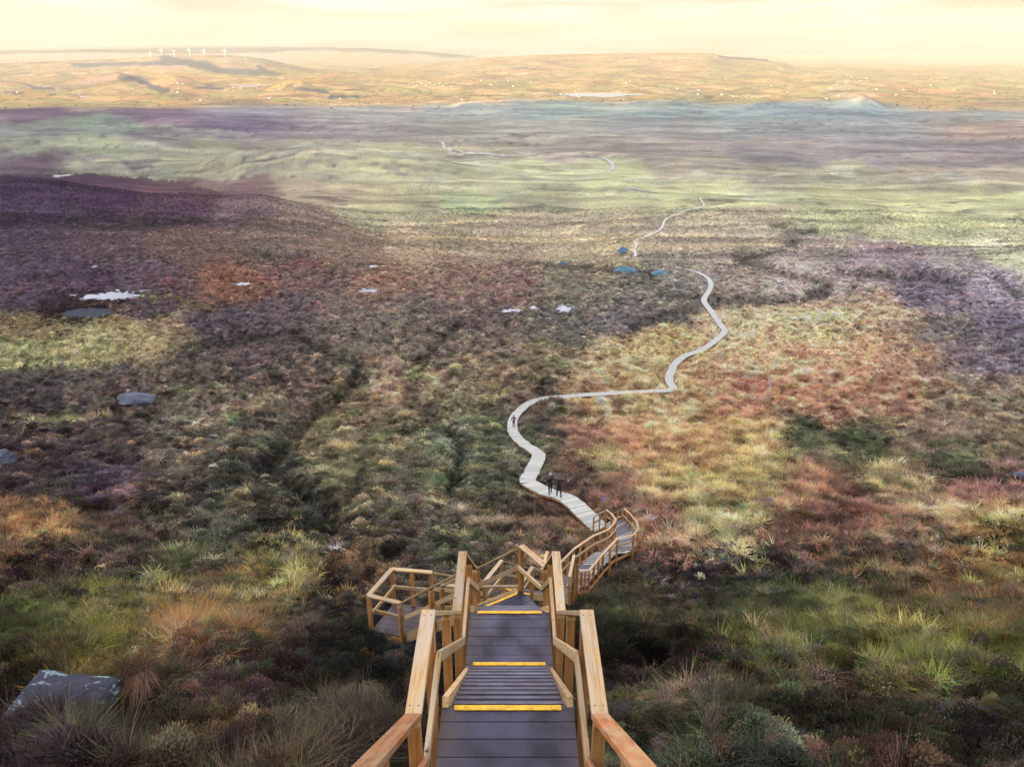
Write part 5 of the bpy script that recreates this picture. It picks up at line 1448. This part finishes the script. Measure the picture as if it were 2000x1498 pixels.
o_ = 0.08
rail_run([P3(XC + HW, 12.99, -10.45), APEX], -1, sw, first_post=False)
rail_run([APEX, P3(-1.76, 16.44, -13.5)], -1, sw, first_post=False, mids=(1,))
rail_run([P3(XC - HW - 0.10, 12.97, -10.45), P3(-2.66 - .06, 15.76, -13.5), NL, FL, L4X[0] + P3(0, .06, 0), L5E[0], L5X[0], L6E[0], L6X[0], L7E[0]], 1, sw,
         mids=(1, 0, 0, 1, 2, 0, 2, 0, 2), first_post=False)
rail_run([P3(-1.76, 16.44, -13.5), L4X[1], L5E[1], L5X[1], L6E[1], L6X[1], L7E[1]], -1, sw, mids=(0, 2, 0, 2, 0, 2), first_post=False)

# ---- curved railed boardwalk on the right
rb = thing("railed_boardwalk", "curving grey boardwalk between handrails, right of the staircase", "boardwalk", (0, 0, 0))
nseg = 108
Lp, Rp = resample(RB_L, nseg + 1), resample(RB_R, nseg + 1)
for i in range(nseg):
    a, b, c, d = Lp[i], Rp[i], Rp[i + 1], Lp[i + 1]
    zt = (Lp[i][2] + Rp[i][2] + Lp[i + 1][2] + Rp[i + 1][2]) / 4
    stp = math.floor(i / 9) * 9 + 4.5
    j = min(int(stp), nseg - 1); zz = 0.5 * (zt + (Lp[j][2] + Rp[j][2]) / 2)
    ex = rng.uniform(-0.03, 0.05)
    u = (b - a)[:2] / np.linalg.norm((b - a)[:2])
    g_ = 0.05
    q0, q1 = a[:2] + (d - a)[:2] * g_, b[:2] + (c - b)[:2] * g_
    prism("plank", [q0 + u * (0.06 - ex), q1 - u * (0.06 - ex), c[:2] - u * (0.06 - ex), d[:2] + u * (0.06 - ex)], zz, 0.04, M_DECK2 if rng.random() < 0.72 else M_PALE, rb)
rail_run(RB_L, 1, rb, mids=(2, 2, 1, 0, 0, 0, 0, 1), first_post=False, rail_w=0.12)
rail_run(RB_R, -1, rb, mids=(2, 2, 1, 0, 0, 0, 0, 1, 1), first_post=False, rail_w=0.12)
for lst, s in ((Lp, 1), (Rp, -1)):
    for k in range(0, nseg - 6, 9):
        a, b = lst[k], lst[k + 9]
        beam("joist", a + np.array([0, 0, -0.16]), b + np.array([0, 0, -0.16]), 0.05, 0.15, M_FASCIA, rb, ext=-0.02)

# ---- long winding boardwalk, no rails
bw = thing("boardwalk", "long pale boardwalk without rails snaking over the bog to the crest", "boardwalk", (0, 0, 0))
pl_me = bpy.data.meshes.new("plank"); _bm = box_bm(1.28, 0.186, 0.04, 0.0); _bm.to_mesh(pl_me); _bm.free(); pl_me.materials.append(M_PALE)
WV, WF = [], []
def segs_of(line, per):
    k = 0
    while k < len(line) - 1:
        e = min(k + per, len(line) - 1)
        yield k, e
        k = e
count = 0
for (k, e) in segs_of(WALK, 8):
    a, b = Vector(WALK[k]), Vector(WALK[e]); t = (b - a)
    if t.length < 0.05: continue
    n_ = max(1, round(t.length / 0.196))
    X = Vector((t.y, -t.x, 0)).normalized(); Y = t.normalized(); Z = X.cross(Y)
    rot = Matrix((X, Y, Z)).transposed()
    off = rng.uniform(-0.05, 0.05)
    for i in range(n_):
        c = a.lerp(b, (i + 0.5) / n_) + X * (off + rng.uniform(-0.012, 0.012))
        M = rot.to_4x4(); M.translation = c - Z * 0.02
        if count < 300:
            o = link(bpy.data.objects.new("plank", pl_me), bw); o.matrix_world = M
            count += 1
        else:
            b0 = len(WV)
            for v in pl_me.vertices: WV.append(tuple(M @ v.co))
            for p in pl_me.polygons: WF.append(tuple(b0 + q for q in p.vertices))
    if count < 300 or k < 900:
        for s in (-1, 1):
            if count < 300 or s < 0:
                beam("side_beam", a + X * (s * 0.56 + off) - Z * 0.135, b + X * (s * 0.56 + off) - Z * 0.135, 0.06, 0.16, M_FASCIA, bw, bev=0.0)
wm = mesh_obj("far_planks", WV, WF, M_PALE, bw); wm["kind"] = 'stuff'

fb = thing("far_boardwalk", "thin far stretch of pale boardwalk zigzagging up beyond the crest", "boardwalk", (0, 0, 0))
WV, WF = [], []
for i in range(len(FARW) - 1):
    a, b = Vector(FARW[i]), Vector(FARW[i + 1]); t = b - a
    if t.length < 1e-3: continue
    X = Vector((t.y, -t.x, 0)).normalized(); Y = t.normalized(); Z = X.cross(Y)
    M = Matrix((X, Y, Z)).transposed().to_4x4(); M.translation = (a + b) / 2 + Vector((0, 0, 0.35))
    b0 = len(WV)
    for v in pl_me.vertices: WV.append(tuple(M @ Vector((v.co.x * 0.95, v.co.y * t.length / 0.19, v.co.z * 4))))
    for p in pl_me.polygons: WF.append(tuple(b0 + q for q in p.vertices))
fm = mesh_obj("planks", WV, WF, M_PALE, fb); fm["kind"] = 'stuff'

# ---- gravel tracks across the far moor
M_TRACK = simple_mat("pale_gravel", (0.27, 0.27, 0.23), 0.9, 0.2, 0.3)
for pts_, wd_ in (([(862, 278), (880, 294), (905, 299.5), (950, 302), (1050, 304)], 2.6), ([(1150, 306), (1180, 311), (1192, 318), (1197, 328), (1195, 335)], 2.4), ([(1228, 366), (1250, 374), (1300, 378)], 1.5)):
    cl = smooth_line([raycast(px, py, ground_z) for px, py in pts_], 12.0)
    t_ = np.gradient(cl[:, :2], axis=0); t_ /= np.linalg.norm(t_, axis=1, keepdims=True) + 1e-9
    nrm_ = np.stack([t_[:, 1], -t_[:, 0]], 1) * wd_
    wob = 1 + 0.35 * perlin(np.arange(len(cl)) / 3.0, np.zeros(len(cl)), 301)[:, None]
    l_, r_ = cl[:, :2] - nrm_ * wob, cl[:, :2] + nrm_ * wob
    V_ = [(p[0], p[1], float(q) + 0.8) for p, q in zip(l_, ground_z(l_[:, 0], l_[:, 1]))] + [(p[0], p[1], float(q) + 0.8) for p, q in zip(r_, ground_z(r_[:, 0], r_[:, 1]))]
    n_ = len(cl)
    tag(mesh_obj("track", V_, [(i, n_ + i, n_ + i + 1, i + 1) for i in range(n_ - 1)], M_TRACK), "pale gravel track across the far moor", kind='structure')
# ------------------------------------------------------------------ rocks
def rock_mesh(name, sx, sy, sz, seed, kind, mat):
    bm = bmesh.new()
    if kind == 'slab':
        bmesh.ops.create_cube(bm, size=2.0)
        bmesh.ops.subdivide_edges(bm, edges=list(bm.edges), cuts=9, use_grid_fill=True)
    else:
        bmesh.ops.create_icosphere(bm, subdivisions=4, radius=1.0)
    co = np.array([v.co[:] for v in bm.verts])
    if kind != 'slab':
        r5 = np.random.default_rng(seed)
        for _ in range(7):      # broken flats
            nrm = r5.normal(0, 1, 3); nrm /= np.linalg.norm(nrm); dd = r5.uniform(0.62, 0.85)
            over = np.maximum(co @ nrm - dd, 0)
            co -= over[:, None] * nrm * 0.9
    n1 = fbm(co[:, 0] * 1.4 + seed, co[:, 1] * 1.4 + co[:, 2] * 1.1, seed, 4)
    n2 = fbm(co[:, 0] * 1.7 + 9, co[:, 2] * 5.0 + co[:, 1] * 0.8, seed + 3, 4)
    co = co * (1 + (0.10 if kind == 'slab' else 0.26) * n1)[:, None]
    if kind == 'slab':
        # layered ledges on the front and right, sagging top, uneven left end
        step = np.floor((co[:, 2] + 1) * 2.6 + 0.6 * n1) / 2.6
        co[:, 0] += 0.09 * n2 + 0.06 * np.sin(step * 9)
        co[:, 1] += 0.10 * n2 - 0.20 * np.maximum(0.6 - step, 0)
        co[:, 2] += 0.12 * n1 + 0.10 * co[:, 0] * 0 - 0.16 * (co[:, 0] < -0.55) * (-0.55 - co[:, 0])
        co[:, 0] -= 0.14 * (co[:, 2] < 0) * (co[:, 0] < -0.5)
        co[:, 2] -= 0.22 * np.maximum(-co[:, 1], 0)
    else:
        co += 0.05 * n2[:, None] * co
    for v, c in zip(bm.verts, co): v.co = Vector((c[0] * sx, c[1] * sy, c[2] * sz))
    return bm_obj(name, bm, mat, None, smooth=False)

ROCK_LABELS = ["large flat grey rock with white lichen, half sunk in rusty grass beside the stairs", "long low blue-grey boulder in brown heather, above the tan streak",
               "round blue-grey boulder cut off by the edge of the picture, in dark heather", "small pale stone at the head of the grey-green gully in the heather",
               "small grey stone in tan grass above the red grass patch", "dark stone with pale base at the end of the green rush bed",
               "small dark blue stone in a yellow-green hollow", "tiny pale stone on the brown moor above the white pool",
               "flat pale stone among tan tussocks near the red grass patch", "low pale stone in the rusty grass by the heather bank"]
for i, ((px, py, w, h, kd), (c, wm_, hm_), lb) in enumerate(zip(ROCKS, rock_pos, ROCK_LABELS)):
    dy_ = {'slab': 0.42, 'boulder': 0.36, 'stone': 0.4}[kd] * wm_
    o = rock_mesh("rock" if kd == 'slab' else ("boulder" if kd == 'boulder' else "stone"), wm_ * 0.5, dy_, hm_ * (0.62 if kd != 'slab' else 0.34), 20 + i, kd, M_ROCK if kd == 'slab' else M_ROCK2)
    g = float(ground_z(np.array([c[0]]), np.array([c[1]]))[0])
    o.location = (c[0], c[1], g + hm_ * (0.22 if kd != 'slab' else 0.12))
    o.rotation_euler = (0.10 if kd == 'slab' else 0.0, 0.05, (-0.12 if kd == 'slab' else 0.4 * (i % 3 - 1)))
    tag(o, lb, "rock")

# ------------------------------------------------------------------ pools
def blob(rx, ry, seed, n=40, ragged=0.5):
    t = np.linspace(0, 2 * math.pi, n, endpoint=False)
    k = 1 + ragged * 0.55 * perlin(np.cos(t) * 1.6 + seed * 3.1, np.sin(t) * 1.6, 200 + seed) + ragged * 0.5 * perlin(np.cos(t) * 4.2 + seed, np.sin(t) * 4.2, 230 + seed)
    return np.stack([np.cos(t) * rx * k, np.sin(t) * ry * k], 1)
for (cx, cy, cz, rx, ry, sd) in pool_info:
    p = blob(rx, ry, sd, 90, 0.3 if sd == 2 else 1.25)
    o = mesh_obj("pool", [(q[0], q[1], 0) for q in p], [tuple(range(len(p)))], M_POND if sd == 2 else M_WATER)
    o.location = (cx, cy, cz - 0.02)
    tag(o, "still bog pool on the moor", kind='structure')
for (cx, cy, cz, rx, ry, sd) in LAKES:
    p = blob(rx, ry, sd, 60, 0.6)
    o = mesh_obj("lake", [(q[0], q[1], 0) for q in p], [tuple(range(len(p)))], M_LAKE)
    o.location = (cx, cy, cz + 1.0)
    tag(o, "pale lake in the sunlit valley", kind='structure')

# ------------------------------------------------------------------ tarpaulin covered heaps
M_TARP = simple_mat("blue_tarpaulin", (0.020, 0.085, 0.12), 0.45, 0.3, 1.2, 0.4)
for (px, py, w, h, lb) in [(1222, 530, 50, 14, "long blue-green tarpaulin heap below the gap in the boardwalk"), (1292, 533, 40, 8, "low flat blue-green tarpaulin with a white edge right of the larger heap"),
                           (1217, 493, 26, 12, "small peaked blue tarpaulin heap left of the far boardwalk"), (1098, 514, 14, 5, "tiny teal tarpaulin strip alone on the moor left of the boardwalk crest")]:
    c = raycast(px, py, ground_z); f = c[1] * CP - c[2] * SP
    sx, sz = 0.5 * w * f / FPX, 0.62 * h * f / FPX
    nu, nv = 26, 18
    uu, vv_ = np.meshgrid(np.linspace(-1, 1, nu), np.linspace(-1, 1, nv), indexing='ij')
    rr2 = np.sqrt(uu ** 2 + vv_ ** 2)
    hgt = np.clip(1 - rr2 ** 1.8, 0, 1) ** 0.75 * (1 + 0.5 * perlin(uu * 2.2 + px, vv_ * 2.2, 61)) + 0.07 * perlin(uu * 6, vv_ * 6 + px, 62)
    hgt = np.where(rr2 > 1.0, -0.3, hgt)
    co = np.stack([uu * sx, vv_ * sx * 0.55, hgt * sz], -1).reshape(-1, 3)
    me = grid_mesh("tarpaulin_heap", co, nu, nv); me.materials.append(M_TARP)
    o = link(bpy.data.objects.new("tarpaulin_heap", me))
    g = float(ground_z(np.array([c[0]]), np.array([c[1]]))[0]); o.location = (c[0], c[1], g - 0.05)
    tag(o, lb, "tarpaulin")
M_SACK = simple_mat("blue_plastic", (0.025, 0.04, 0.22), 0.4, 0.3, 6.0, 0.4)
c = raycast(1178, 981, ground_z)
sk = rock_mesh("plastic_sack", 0.22, 0.17, 0.15, 77, 'bag', M_SACK); sk.location = (c[0], c[1], c[2] + 0.2)
tag(sk, "small bright blue sack lying in red grass right of the boardwalk", "sack")

# ------------------------------------------------------------------ people
def flat(name, col, rough=0.8):
    m, n, l = new_mat(name); o = n.new("ShaderNodeOutputMaterial"); b = n.new("ShaderNodeBsdfPrincipled")
    tc = n.new("ShaderNodeTexCoord"); ns = noise(n, l, tc.outputs['Object'], 18.0, 3, 0.6)
    r = ramp(n, l, ns.outputs['Fac'], [(0.35, tuple(q * 0.75 for q in col)), (0.65, tuple(min(1, q * 1.2) for q in col))])
    l.new(r.outputs[0], b.inputs['Base Color']); b.inputs['Roughness'].default_value = rough
    l.new(b.outputs[0], o.inputs[0]); return m
M_SKIN = flat("skin", (0.45, 0.26, 0.18)); M_BLACK = flat("black_cloth", (0.012, 0.010, 0.016)); M_NAVY = flat("navy_cloth", (0.02, 0.02, 0.05))
M_SHOE = flat("pale_shoes", (0.35, 0.33, 0.38)); M_DSHOE = flat("dark_shoes", (0.02, 0.02, 0.02)); M_HAIR = flat("brown_hair", (0.10, 0.035, 0.02))
M_BEANIE = flat("pale_blue_wool", (0.22, 0.27, 0.45)); M_BEANIE2 = flat("dark_blue_wool", (0.05, 0.06, 0.16)); M_RED = flat("red_cloth", (0.40, 0.02, 0.035)); M_PINK = flat("magenta_cloth", (0.20, 0.018, 0.06))
M_BLUEJ = flat("blue_cloth", (0.05, 0.12, 0.40)); M_TEAL = flat("teal_hood", (0.10, 0.20, 0.26)); M_GREYC = flat("grey_cloth", (0.06, 0.06, 0.07))

def body_mesh(pose, mats):
    """one skinned surface grown over a posed skeleton; materials by region"""
    J, Rd, Eg = [], [], []
    def j(p, r): J.append(p); Rd.append(r); return len(J) - 1
    pel = j((0, 0, .95), (.150, .105))
    wst = j((0, .005, 1.09), (.135, .098)); chs = j((0, 0, 1.27), (.165, .118)); nkb = j((0, -.005, 1.43), (.085, .075))
    nk = j((0, .01, 1.50), (.056, .058)); hd = j((0, .02, 1.585), (.072, .088)); ht = j((0, .018, 1.69), (.070, .085))
    Eg += [(pel, wst), (wst, chs), (chs, nkb), (nkb, nk), (nk, hd), (hd, ht)]
    for s in (-1, 1):
        st = pose['stride'] * s; lift = pose.get('lift', 0) if s > 0 else 0
        hp = j((s * .085, 0, .87), (.095, .098)); kn = j((s * .095, st * .55 + .03, .50 + lift * .5), (.064, .068)); an = j((s * .10, st - (.12 if lift else 0), .10 + lift), (.040, .044))
        to = j((s * .115, st + (.02 if lift else .15), .045 + lift * .7), (.042, .034))
        Eg += [(pel, hp), (hp, kn), (kn, an), (an, to)]
        sh = j((s * .185, 0, 1.385), (.070, .070))
        el, wr = pose['armL' if s < 0 else 'armR']
        e = j(el, (.050, .052)); w = j(wr, (.034, .036))
        Eg += [(chs, sh), (sh, e), (e, w)]
    me = bpy.data.meshes.new("person"); me.from_pydata(J, Eg, [])
    tmp = bpy.data.objects.new("person", me); scene.collection.objects.link(tmp)
    sk_ = tmp.modifiers.new("skin", 'SKIN'); sk_.use_smooth_shade = True
    sv = me.skin_vertices[0].data
    for k, r in enumerate(Rd): sv[k].radius = r
    sv[0].use_root = True
    sub = tmp.modifiers.new("sub", 'SUBSURF'); sub.levels = 1; sub.render_levels = 1
    dg = bpy.context.evaluated_depsgraph_get()
    out = bpy.data.meshes.new_from_object(tmp.evaluated_get(dg))
    bpy.data.objects.remove(tmp)
    out.name = "person"
    out.materials.clear()
    for m in mats: out.materials.append(m)       # skin, jacket, trousers, shoes
    for p in out.polygons:
        z = p.center.z; x = abs(p.center.x)
        p.material_index = 0 if z > 1.46 and x < .14 else (1 if (z > .88 or x > .17) else (2 if z > .12 + pose.get('lift', 0) * (p.center.x > 0) else 3))
        p.use_smooth = True
    return out

def hand_bm(s):
    """palm, four unequal bent fingers and a thumb leaving the side of the palm"""
    bm = bmesh.new()
    def bx(c, d, rx=0.0, rz=0.0):
        M = Matrix.Translation(Vector(c)) @ Matrix.Rotation(rz, 4, 'Z') @ Matrix.Rotation(rx, 4, 'X') @ Matrix.Diagonal((*d, 1))
        r = bmesh.ops.create_cube(bm, size=1.0, matrix=M)
    bx((0, 0, -.045), (.030, .078, .088))
    for k, (yy, L) in enumerate(((-.029, .058), (-.010, .070), (.010, .066), (.029, .052))):
        bx((0, yy, -.088 - L * .25), (.017, .0165, L * .55), 0.0)
        bx((-s * .008, yy, -.088 - L * .70), (.015, .0150, L * .50), 0.0)
    bx((-s * .006, .050, -.045), (.019, .020, .055), 0.55)
    bx((-s * .010, .062, -.082), (.016, .017, .034), 0.2)
    return bm

def head_parts(p, hat_mat, hair=None, pony=False, pom=False):
    bm = bmesh.new(); bmesh.ops.create_uvsphere(bm, u_segments=16, v_segments=10, radius=1.0)
    for v in list(bm.verts):
        if v.co.z < -0.28: bm.verts.remove(v)
    for v in bm.verts:
        k = 1 + 0.05 * (v.co.z < -0.1)
        v.co = Vector((v.co.x * .092 * k, v.co.y * .108 * k + .018, v.co.z * .105 + 1.705))
    bm_obj("hat", bm, hat_mat, p, smooth=True)
    if pom:
        bm = bmesh.new(); bmesh.ops.create_icosphere(bm, subdivisions=2, radius=.038, matrix=Matrix.Translation((0, .01, 1.84)))
        bm_obj("pompom", bm, hat_mat, p, smooth=True)
    bm = bmesh.new(); bmesh.ops.create_cone(bm, cap_ends=True, segments=8, radius1=.018, radius2=.006, depth=.034, matrix=Matrix.Translation((0, .117, 1.605)) @ Matrix.Rotation(-1.2, 4, 'X'))
    bm_obj("nose", bm, M_SKIN, p)
    for s in (-1, 1):
        bm = bmesh.new(); bmesh.ops.create_uvsphere(bm, u_segments=8, v_segments=6, radius=1.0, matrix=Matrix.Translation((s * .082, .005, 1.61)) @ Matrix.Diagonal((.012, .022, .034, 1)))
        bm_obj("ear", bm, M_SKIN, p, smooth=True)
        bm = bmesh.new(); bmesh.ops.create_uvsphere(bm, u_segments=8, v_segments=6, radius=.012, matrix=Matrix.Translation((s * .031, .098, 1.625)))
        bm_obj("eye", bm, M_DSHOE, p, smooth=True)
    bm = bmesh.new(); bmesh.ops.create_cube(bm, size=1.0, matrix=Matrix.Translation((0, .104, 1.555)) @ Matrix.Diagonal((.045, .014, .012, 1)))
    bm_obj("mouth", bm, M_RED, p)
    if hair:
        bm = bmesh.new(); bmesh.ops.create_uvsphere(bm, u_segments=14, v_segments=12, radius=1.0)
        for v in bm.verts:
            z = v.co.z
            v.co = Vector((v.co.x * (.088 if not pony else .082 + .03 * max(-z, 0)), v.co.y * .075 - .045 - (.03 * max(-z, 0) if pony else 0), 1.60 + z * (.09 if not pony else (.10 if z > 0 else .24))))
        bm_obj("hair", bm, hair, p, smooth=True)

def walker(pos, rz, pose, mats, label, hat, hair=None, pony=False, pom=False, group=None, scale=1.0):
    me = body_mesh(pose, mats)
    p = link(bpy.data.objects.new("person", me))
    for s, k in ((-1, 'armL'), (1, 'armR')):
        e, w = Vector(pose[k][0]), Vector(pose[k][1])
        h = bm_obj("hand", hand_bm(s), M_SKIN, p, smooth=False)
        d = (w - e).normalized()
        h.location = w + d * 0.004
        h.rotation_euler = d.to_track_quat('-Z', 'Y').to_euler()
    head_parts(p, hat, hair, pony, pom)
    p.location = pos; p.rotation_euler = (0, 0, rz); p.scale = (scale,) * 3
    tag(p, label, "person", group)
    return p

def deck_spot(px, py, line, lift=0.0):
    f = line[:, 1] * CP - line[:, 2] * SP
    u = 1000 + FPX * line[:, 0] / f; v = 749 - FPX * (line[:, 2] * CP + line[:, 1] * SP) / f
    i = int(np.argmin((v - py) ** 2 + 0.15 * (u - px) ** 2))
    q = line[i].copy(); q[0] += (px - u[i]) * f[i] / FPX
    q[2] += lift
    j = min(i + 4, len(line) - 1); t = line[j] - line[max(i - 4, 0)]
    return q, math.atan2(-t[0], t[1])

ARM_DOWN = {'armL': ((-.265, -.03, 1.14), (-.275, .07, .91)), 'armR': ((.265, -.03, 1.14), (.275, .07, .91))}
q, h_ = deck_spot(1074.5, 974, WALK)
walker(q, h_ * 0.4, dict(stride=.13, armL=((-.30, -.02, 1.17), (-.34, .16, 1.10)), armR=((.29, -.05, 1.15), (.27, .14, 1.02))), (M_SKIN, M_BLACK, M_BLACK, M_SHOE),
       "person in black with pale blue hat and long brown hair, left of a walking pair", M_BEANIE, M_HAIR, True, True, scale=0.97)
q, h_ = deck_spot(1091.5, 975.5, WALK)
walker(q, h_ * 0.4, dict(stride=-.16, lift=.05, armL=((-.29, -.04, 1.14), (-.26, .08, .93)), armR=((.37, .02, 1.22), (.58, .12, 1.16))), (M_SKIN, M_BLACK, M_BLACK, M_DSHOE),
       "taller person in black with dark blue hat, arm held out, of a walking pair", M_BEANIE2, M_HAIR, False, True, scale=1.03)
q, h_ = deck_spot(1003.5, 835, WALK)
pb = q
walker(q, h_ * 0.5, dict(stride=.10, armL=((-.30, -.02, 1.15), (-.40, .02, .93)), armR=((.31, -.03, 1.16), (.33, .10, .98))), (M_SKIN, M_NAVY, M_NAVY, M_DSHOE),
       "lone person in navy walking round the first bend of the boardwalk", M_TEAL, M_BLACK, scale=1.0)
bp_ = empty("backpack", (0, 0, 0)); bp_.location = q; bp_.rotation_euler = (0, 0, h_ * 0.5)
bm = box_bm(.26, .15, .36, .05); bmesh.ops.translate(bm, verts=bm.verts, vec=(0, -.20, 1.20)); bm_obj("bag_body", bm, M_PINK, bp_)
bm = box_bm(.22, .07, .20, .03); bmesh.ops.translate(bm, verts=bm.verts, vec=(0, -.30, 1.10)); bm_obj("pocket", bm, M_NAVY, bp_)
for s in (-1, 1):
    bm = box_bm(.05, .30, .012, .003); bmesh.ops.translate(bm, verts=bm.verts, vec=(s * .10, -.02, 1.455)); bm_obj("strap", bm, M_BLACK, bp_)
tag(bp_, "magenta and dark backpack on the back of the lone person in navy", "backpack")

far_people = [(1238, 489, M_RED, M_BLACK, "far person in a red jacket beside the zigzag of boardwalk"), (1240, 473.5, M_RED, M_RED, "tiny far person all in red at the upper bend of the boardwalk"),
              (1212, 504.5, M_BLACK, M_NAVY, "far person in dark clothes at the lowest end of the far boardwalk"), (1215.5, 504, M_GREYC, M_BLACK, "far person in grey next to a dark-clothed one on the far boardwalk"),
              (1351, 414, M_BLUEJ, M_NAVY, "far person in bright blue on the rising boardwalk"), (1371, 391.5, M_BLACK, M_BLACK, "tiny dark person at the last bend of the boardwalk"),
              (1364, 386, M_GREYC, M_GREYC, "tiny grey person beyond the end of the boardwalk"), (1374, 398, M_GREYC, M_GREYC, "tiny grey person right of the last boardwalk bend")]
proto_me = None
for k, (px, py, jk, tr, lb) in enumerate(far_people):
    q, h_ = deck_spot(px, py, FARW, 0.4)
    if proto_me is None:
        proto_me = body_mesh(dict(stride=.12, **ARM_DOWN), (M_SKIN, M_BLACK, M_BLACK, M_DSHOE))
    me = proto_me.copy(); me.materials[1] = jk; me.materials[2] = tr; me.materials[0] = jk if k % 2 else M_SKIN
    p = link(bpy.data.objects.new("person", me)); p.location = q; p.rotation_euler = (0, 0, h_)
    tag(p, lb, "person", "walkers far off on the boardwalk")

# ------------------------------------------------------------------ wind turbines on the far plateau
M_WHITE = simple_mat("turbine_white", (0.80, 0.80, 0.78), 0.5, 0.03, 0.1)
def turbine(loc, s, rot, face):
    t = empty("wind_turbine", loc, face)
    bm = bmesh.new(); bmesh.ops.create_cone(bm, cap_ends=True, segments=14, radius1=2.6 * s, radius2=1.5 * s, depth=62 * s, matrix=Matrix.Translation((0, 0, 31 * s - 2)))
    bm_obj("tower", bm, M_WHITE, t, True)
    bm = box_bm(4.0 * s, 10 * s, 4 * s, .6 * s); bmesh.ops.translate(bm, verts=bm.verts, vec=(0, 1.5 * s, 62 * s)); bm_obj("nacelle", bm, M_WHITE, t)
    bm = bmesh.new(); bmesh.ops.create_uvsphere(bm, u_segments=12, v_segments=8, radius=2.0 * s, matrix=Matrix.Translation((0, -4.6 * s, 62 * s))); bm_obj("hub", bm, M_WHITE, t, True)
    for k in range(3):
        a = rot + k * 2 * math.pi / 3
        V = []
        for (r, w, th) in ((1.5, 1.0, .8), (7, 1.9, .6), (20, 1.25, .4), (31, .45, .2)):
            for (dx, dy) in ((-w, -th), (w, -th), (w, th), (-w, th)): V.append((dx * s, dy * s - 4.8 * s, r * s))
        F = []
        for q in range(3):
            for e in range(4): F.append((q * 4 + e, q * 4 + (e + 1) % 4, q * 4 + 4 + (e + 1) % 4, q * 4 + 4 + e))
        F += [(3, 2, 1, 0), (12, 13, 14, 15)]
        ca, sa = math.cos(a), math.sin(a)
        V = [(x * ca + z * sa, y, -x * sa + z * ca + 62 * s) for x, y, z in V]
        mesh_obj("blade", V, F, M_WHITE, t)
    return t
TB = [(294, 112, 0.75, 0.0, "short wind turbine standing lowest at the end of the row"), (316, 110, 1.0, 0.25, "wind turbine second from the short one at the end of the row"),
      (341, 112, .95, 1.0, "wind turbine third from the short one, its foot lowest in the middle"), (371, 110, 1.0, 0.1, "wind turbine fourth along the row, in the middle of the plateau edge"),
      (399, 111, .95, .55, "wind turbine next to the lone last one of the row"), (440, 111, 1.05, .2, "last wind turbine of the row, apart from the other five")]
for (px, py, s, a, lb) in TB:
    c = raycast(px, py, ground_z)
    f = c[1] * CP - c[2] * SP
    if f > 9500: c = pix(px, py, 8000.0); f = 8000.0
    t = turbine((c[0], c[1], c[2]), s * 9.0 * f / FPX / 62 * 1.25, a, 0.25)
    tag(t, lb, "wind turbine", "wind turbines on the far plateau")

# ------------------------------------------------------------------ white houses in the valley
M_LIME = simple_mat("white_render", (0.55, 0.53, 0.48), 0.8, 0.05, 0.2); M_SLATE = simple_mat("slate_roof", (0.10, 0.10, 0.11), 0.7, 0.2, 0.5)
hs_me = bpy.data.meshes.new("house")
hs_me.from_pydata([(-7, -3.5, -2), (7, -3.5, -2), (7, 3.5, -2), (-7, 3.5, -2), (-7, -3.5, 5), (7, -3.5, 5), (7, 3.5, 5), (-7, 3.5, 5), (-7.3, 0, 8.4), (7.3, 0, 8.4),
                   (-7.5, -4.0, 4.7), (7.5, -4.0, 4.7), (7.5, 4.0, 4.7), (-7.5, 4.0, 4.7), (-7.5, 0, 8.8), (7.5, 0, 8.8)], [],
                  [(0, 1, 5, 4), (1, 2, 6, 9, 5), (2, 3, 7, 6), (3, 0, 4, 8, 7), (10, 11, 15, 14), (12, 13, 14, 15)])
hs_me.materials.append(M_LIME); hs_me.materials.append(M_SLATE)
for p in hs_me.polygons: p.material_index = 1 if p.index >= 4 else 0
hrng = np.random.default_rng(3)
hp = [(455, 172), (470, 173), (492, 167), (505, 166), (126, 137), (82, 133), (210, 138), (150, 130), (480, 116), (445, 152), (620, 145), (800, 166), (806, 163), (815, 167), (824, 164), (832, 168), (840, 163), (848, 166), (858, 164), (865, 168), (872, 165), (880, 170), (920, 160), (940, 158)]
hp += [(hrng.uniform(900, 1980), hrng.uniform(148, 197)) for _ in range(48)] + [(hrng.uniform(20, 700), hrng.uniform(160, 200)) for _ in range(16)]
for (px, py) in hp:
    c = raycast(px, py, ground_z, 1500.0)
    if c[1] > 12500 or c[1] < 3300: continue
    o = link(bpy.data.objects.new("house", hs_me)); o.location = c; s = hrng.uniform(0.5, 0.85); o.scale = (s, s, s); o.rotation_euler = (0, 0, hrng.uniform(-0.7, 0.7))
    tag(o, "tiny white farmhouse among the fields of the sunlit valley", "house", "white houses scattered in the valley")

# ------------------------------------------------------------------ far hedges and woods
n = 5200
r_ = np.sqrt(rng.uniform(2900.0 ** 2, 9500.0 ** 2, n * 3)); a_ = rng.uniform(-R(36), R(36), n * 3)
tx, ty = r_ * np.sin(a_), r_ * np.cos(a_)
w_ = fbm(tx / 420.0, ty / 420.0, 141, 3) + 0.5 * fbm(tx / 60.0, ty / 60.0, 142, 2)
keep = w_ > 0.20
tx, ty = tx[keep][:n], ty[keep][:n]
tz = ground_z(tx, ty)
k = len(tx)
sc = rng.uniform(7, 17, k)
scatter("woods", np.stack([tx, ty, tz - 1], 1), np.stack([np.zeros(k), np.zeros(k), rng.uniform(0, 6.28, k)], 1), np.stack([sc, sc, sc * rng.uniform(0.8, 1.3, k)], 1),
        np.array([0.045, 0.05, 0.035]) * rng.uniform(0.6, 1.5, k)[:, None], rng.integers(0, 4, k), C_BUSH, "dark hedgerow trees and small woods dotted over the valley", "woods")
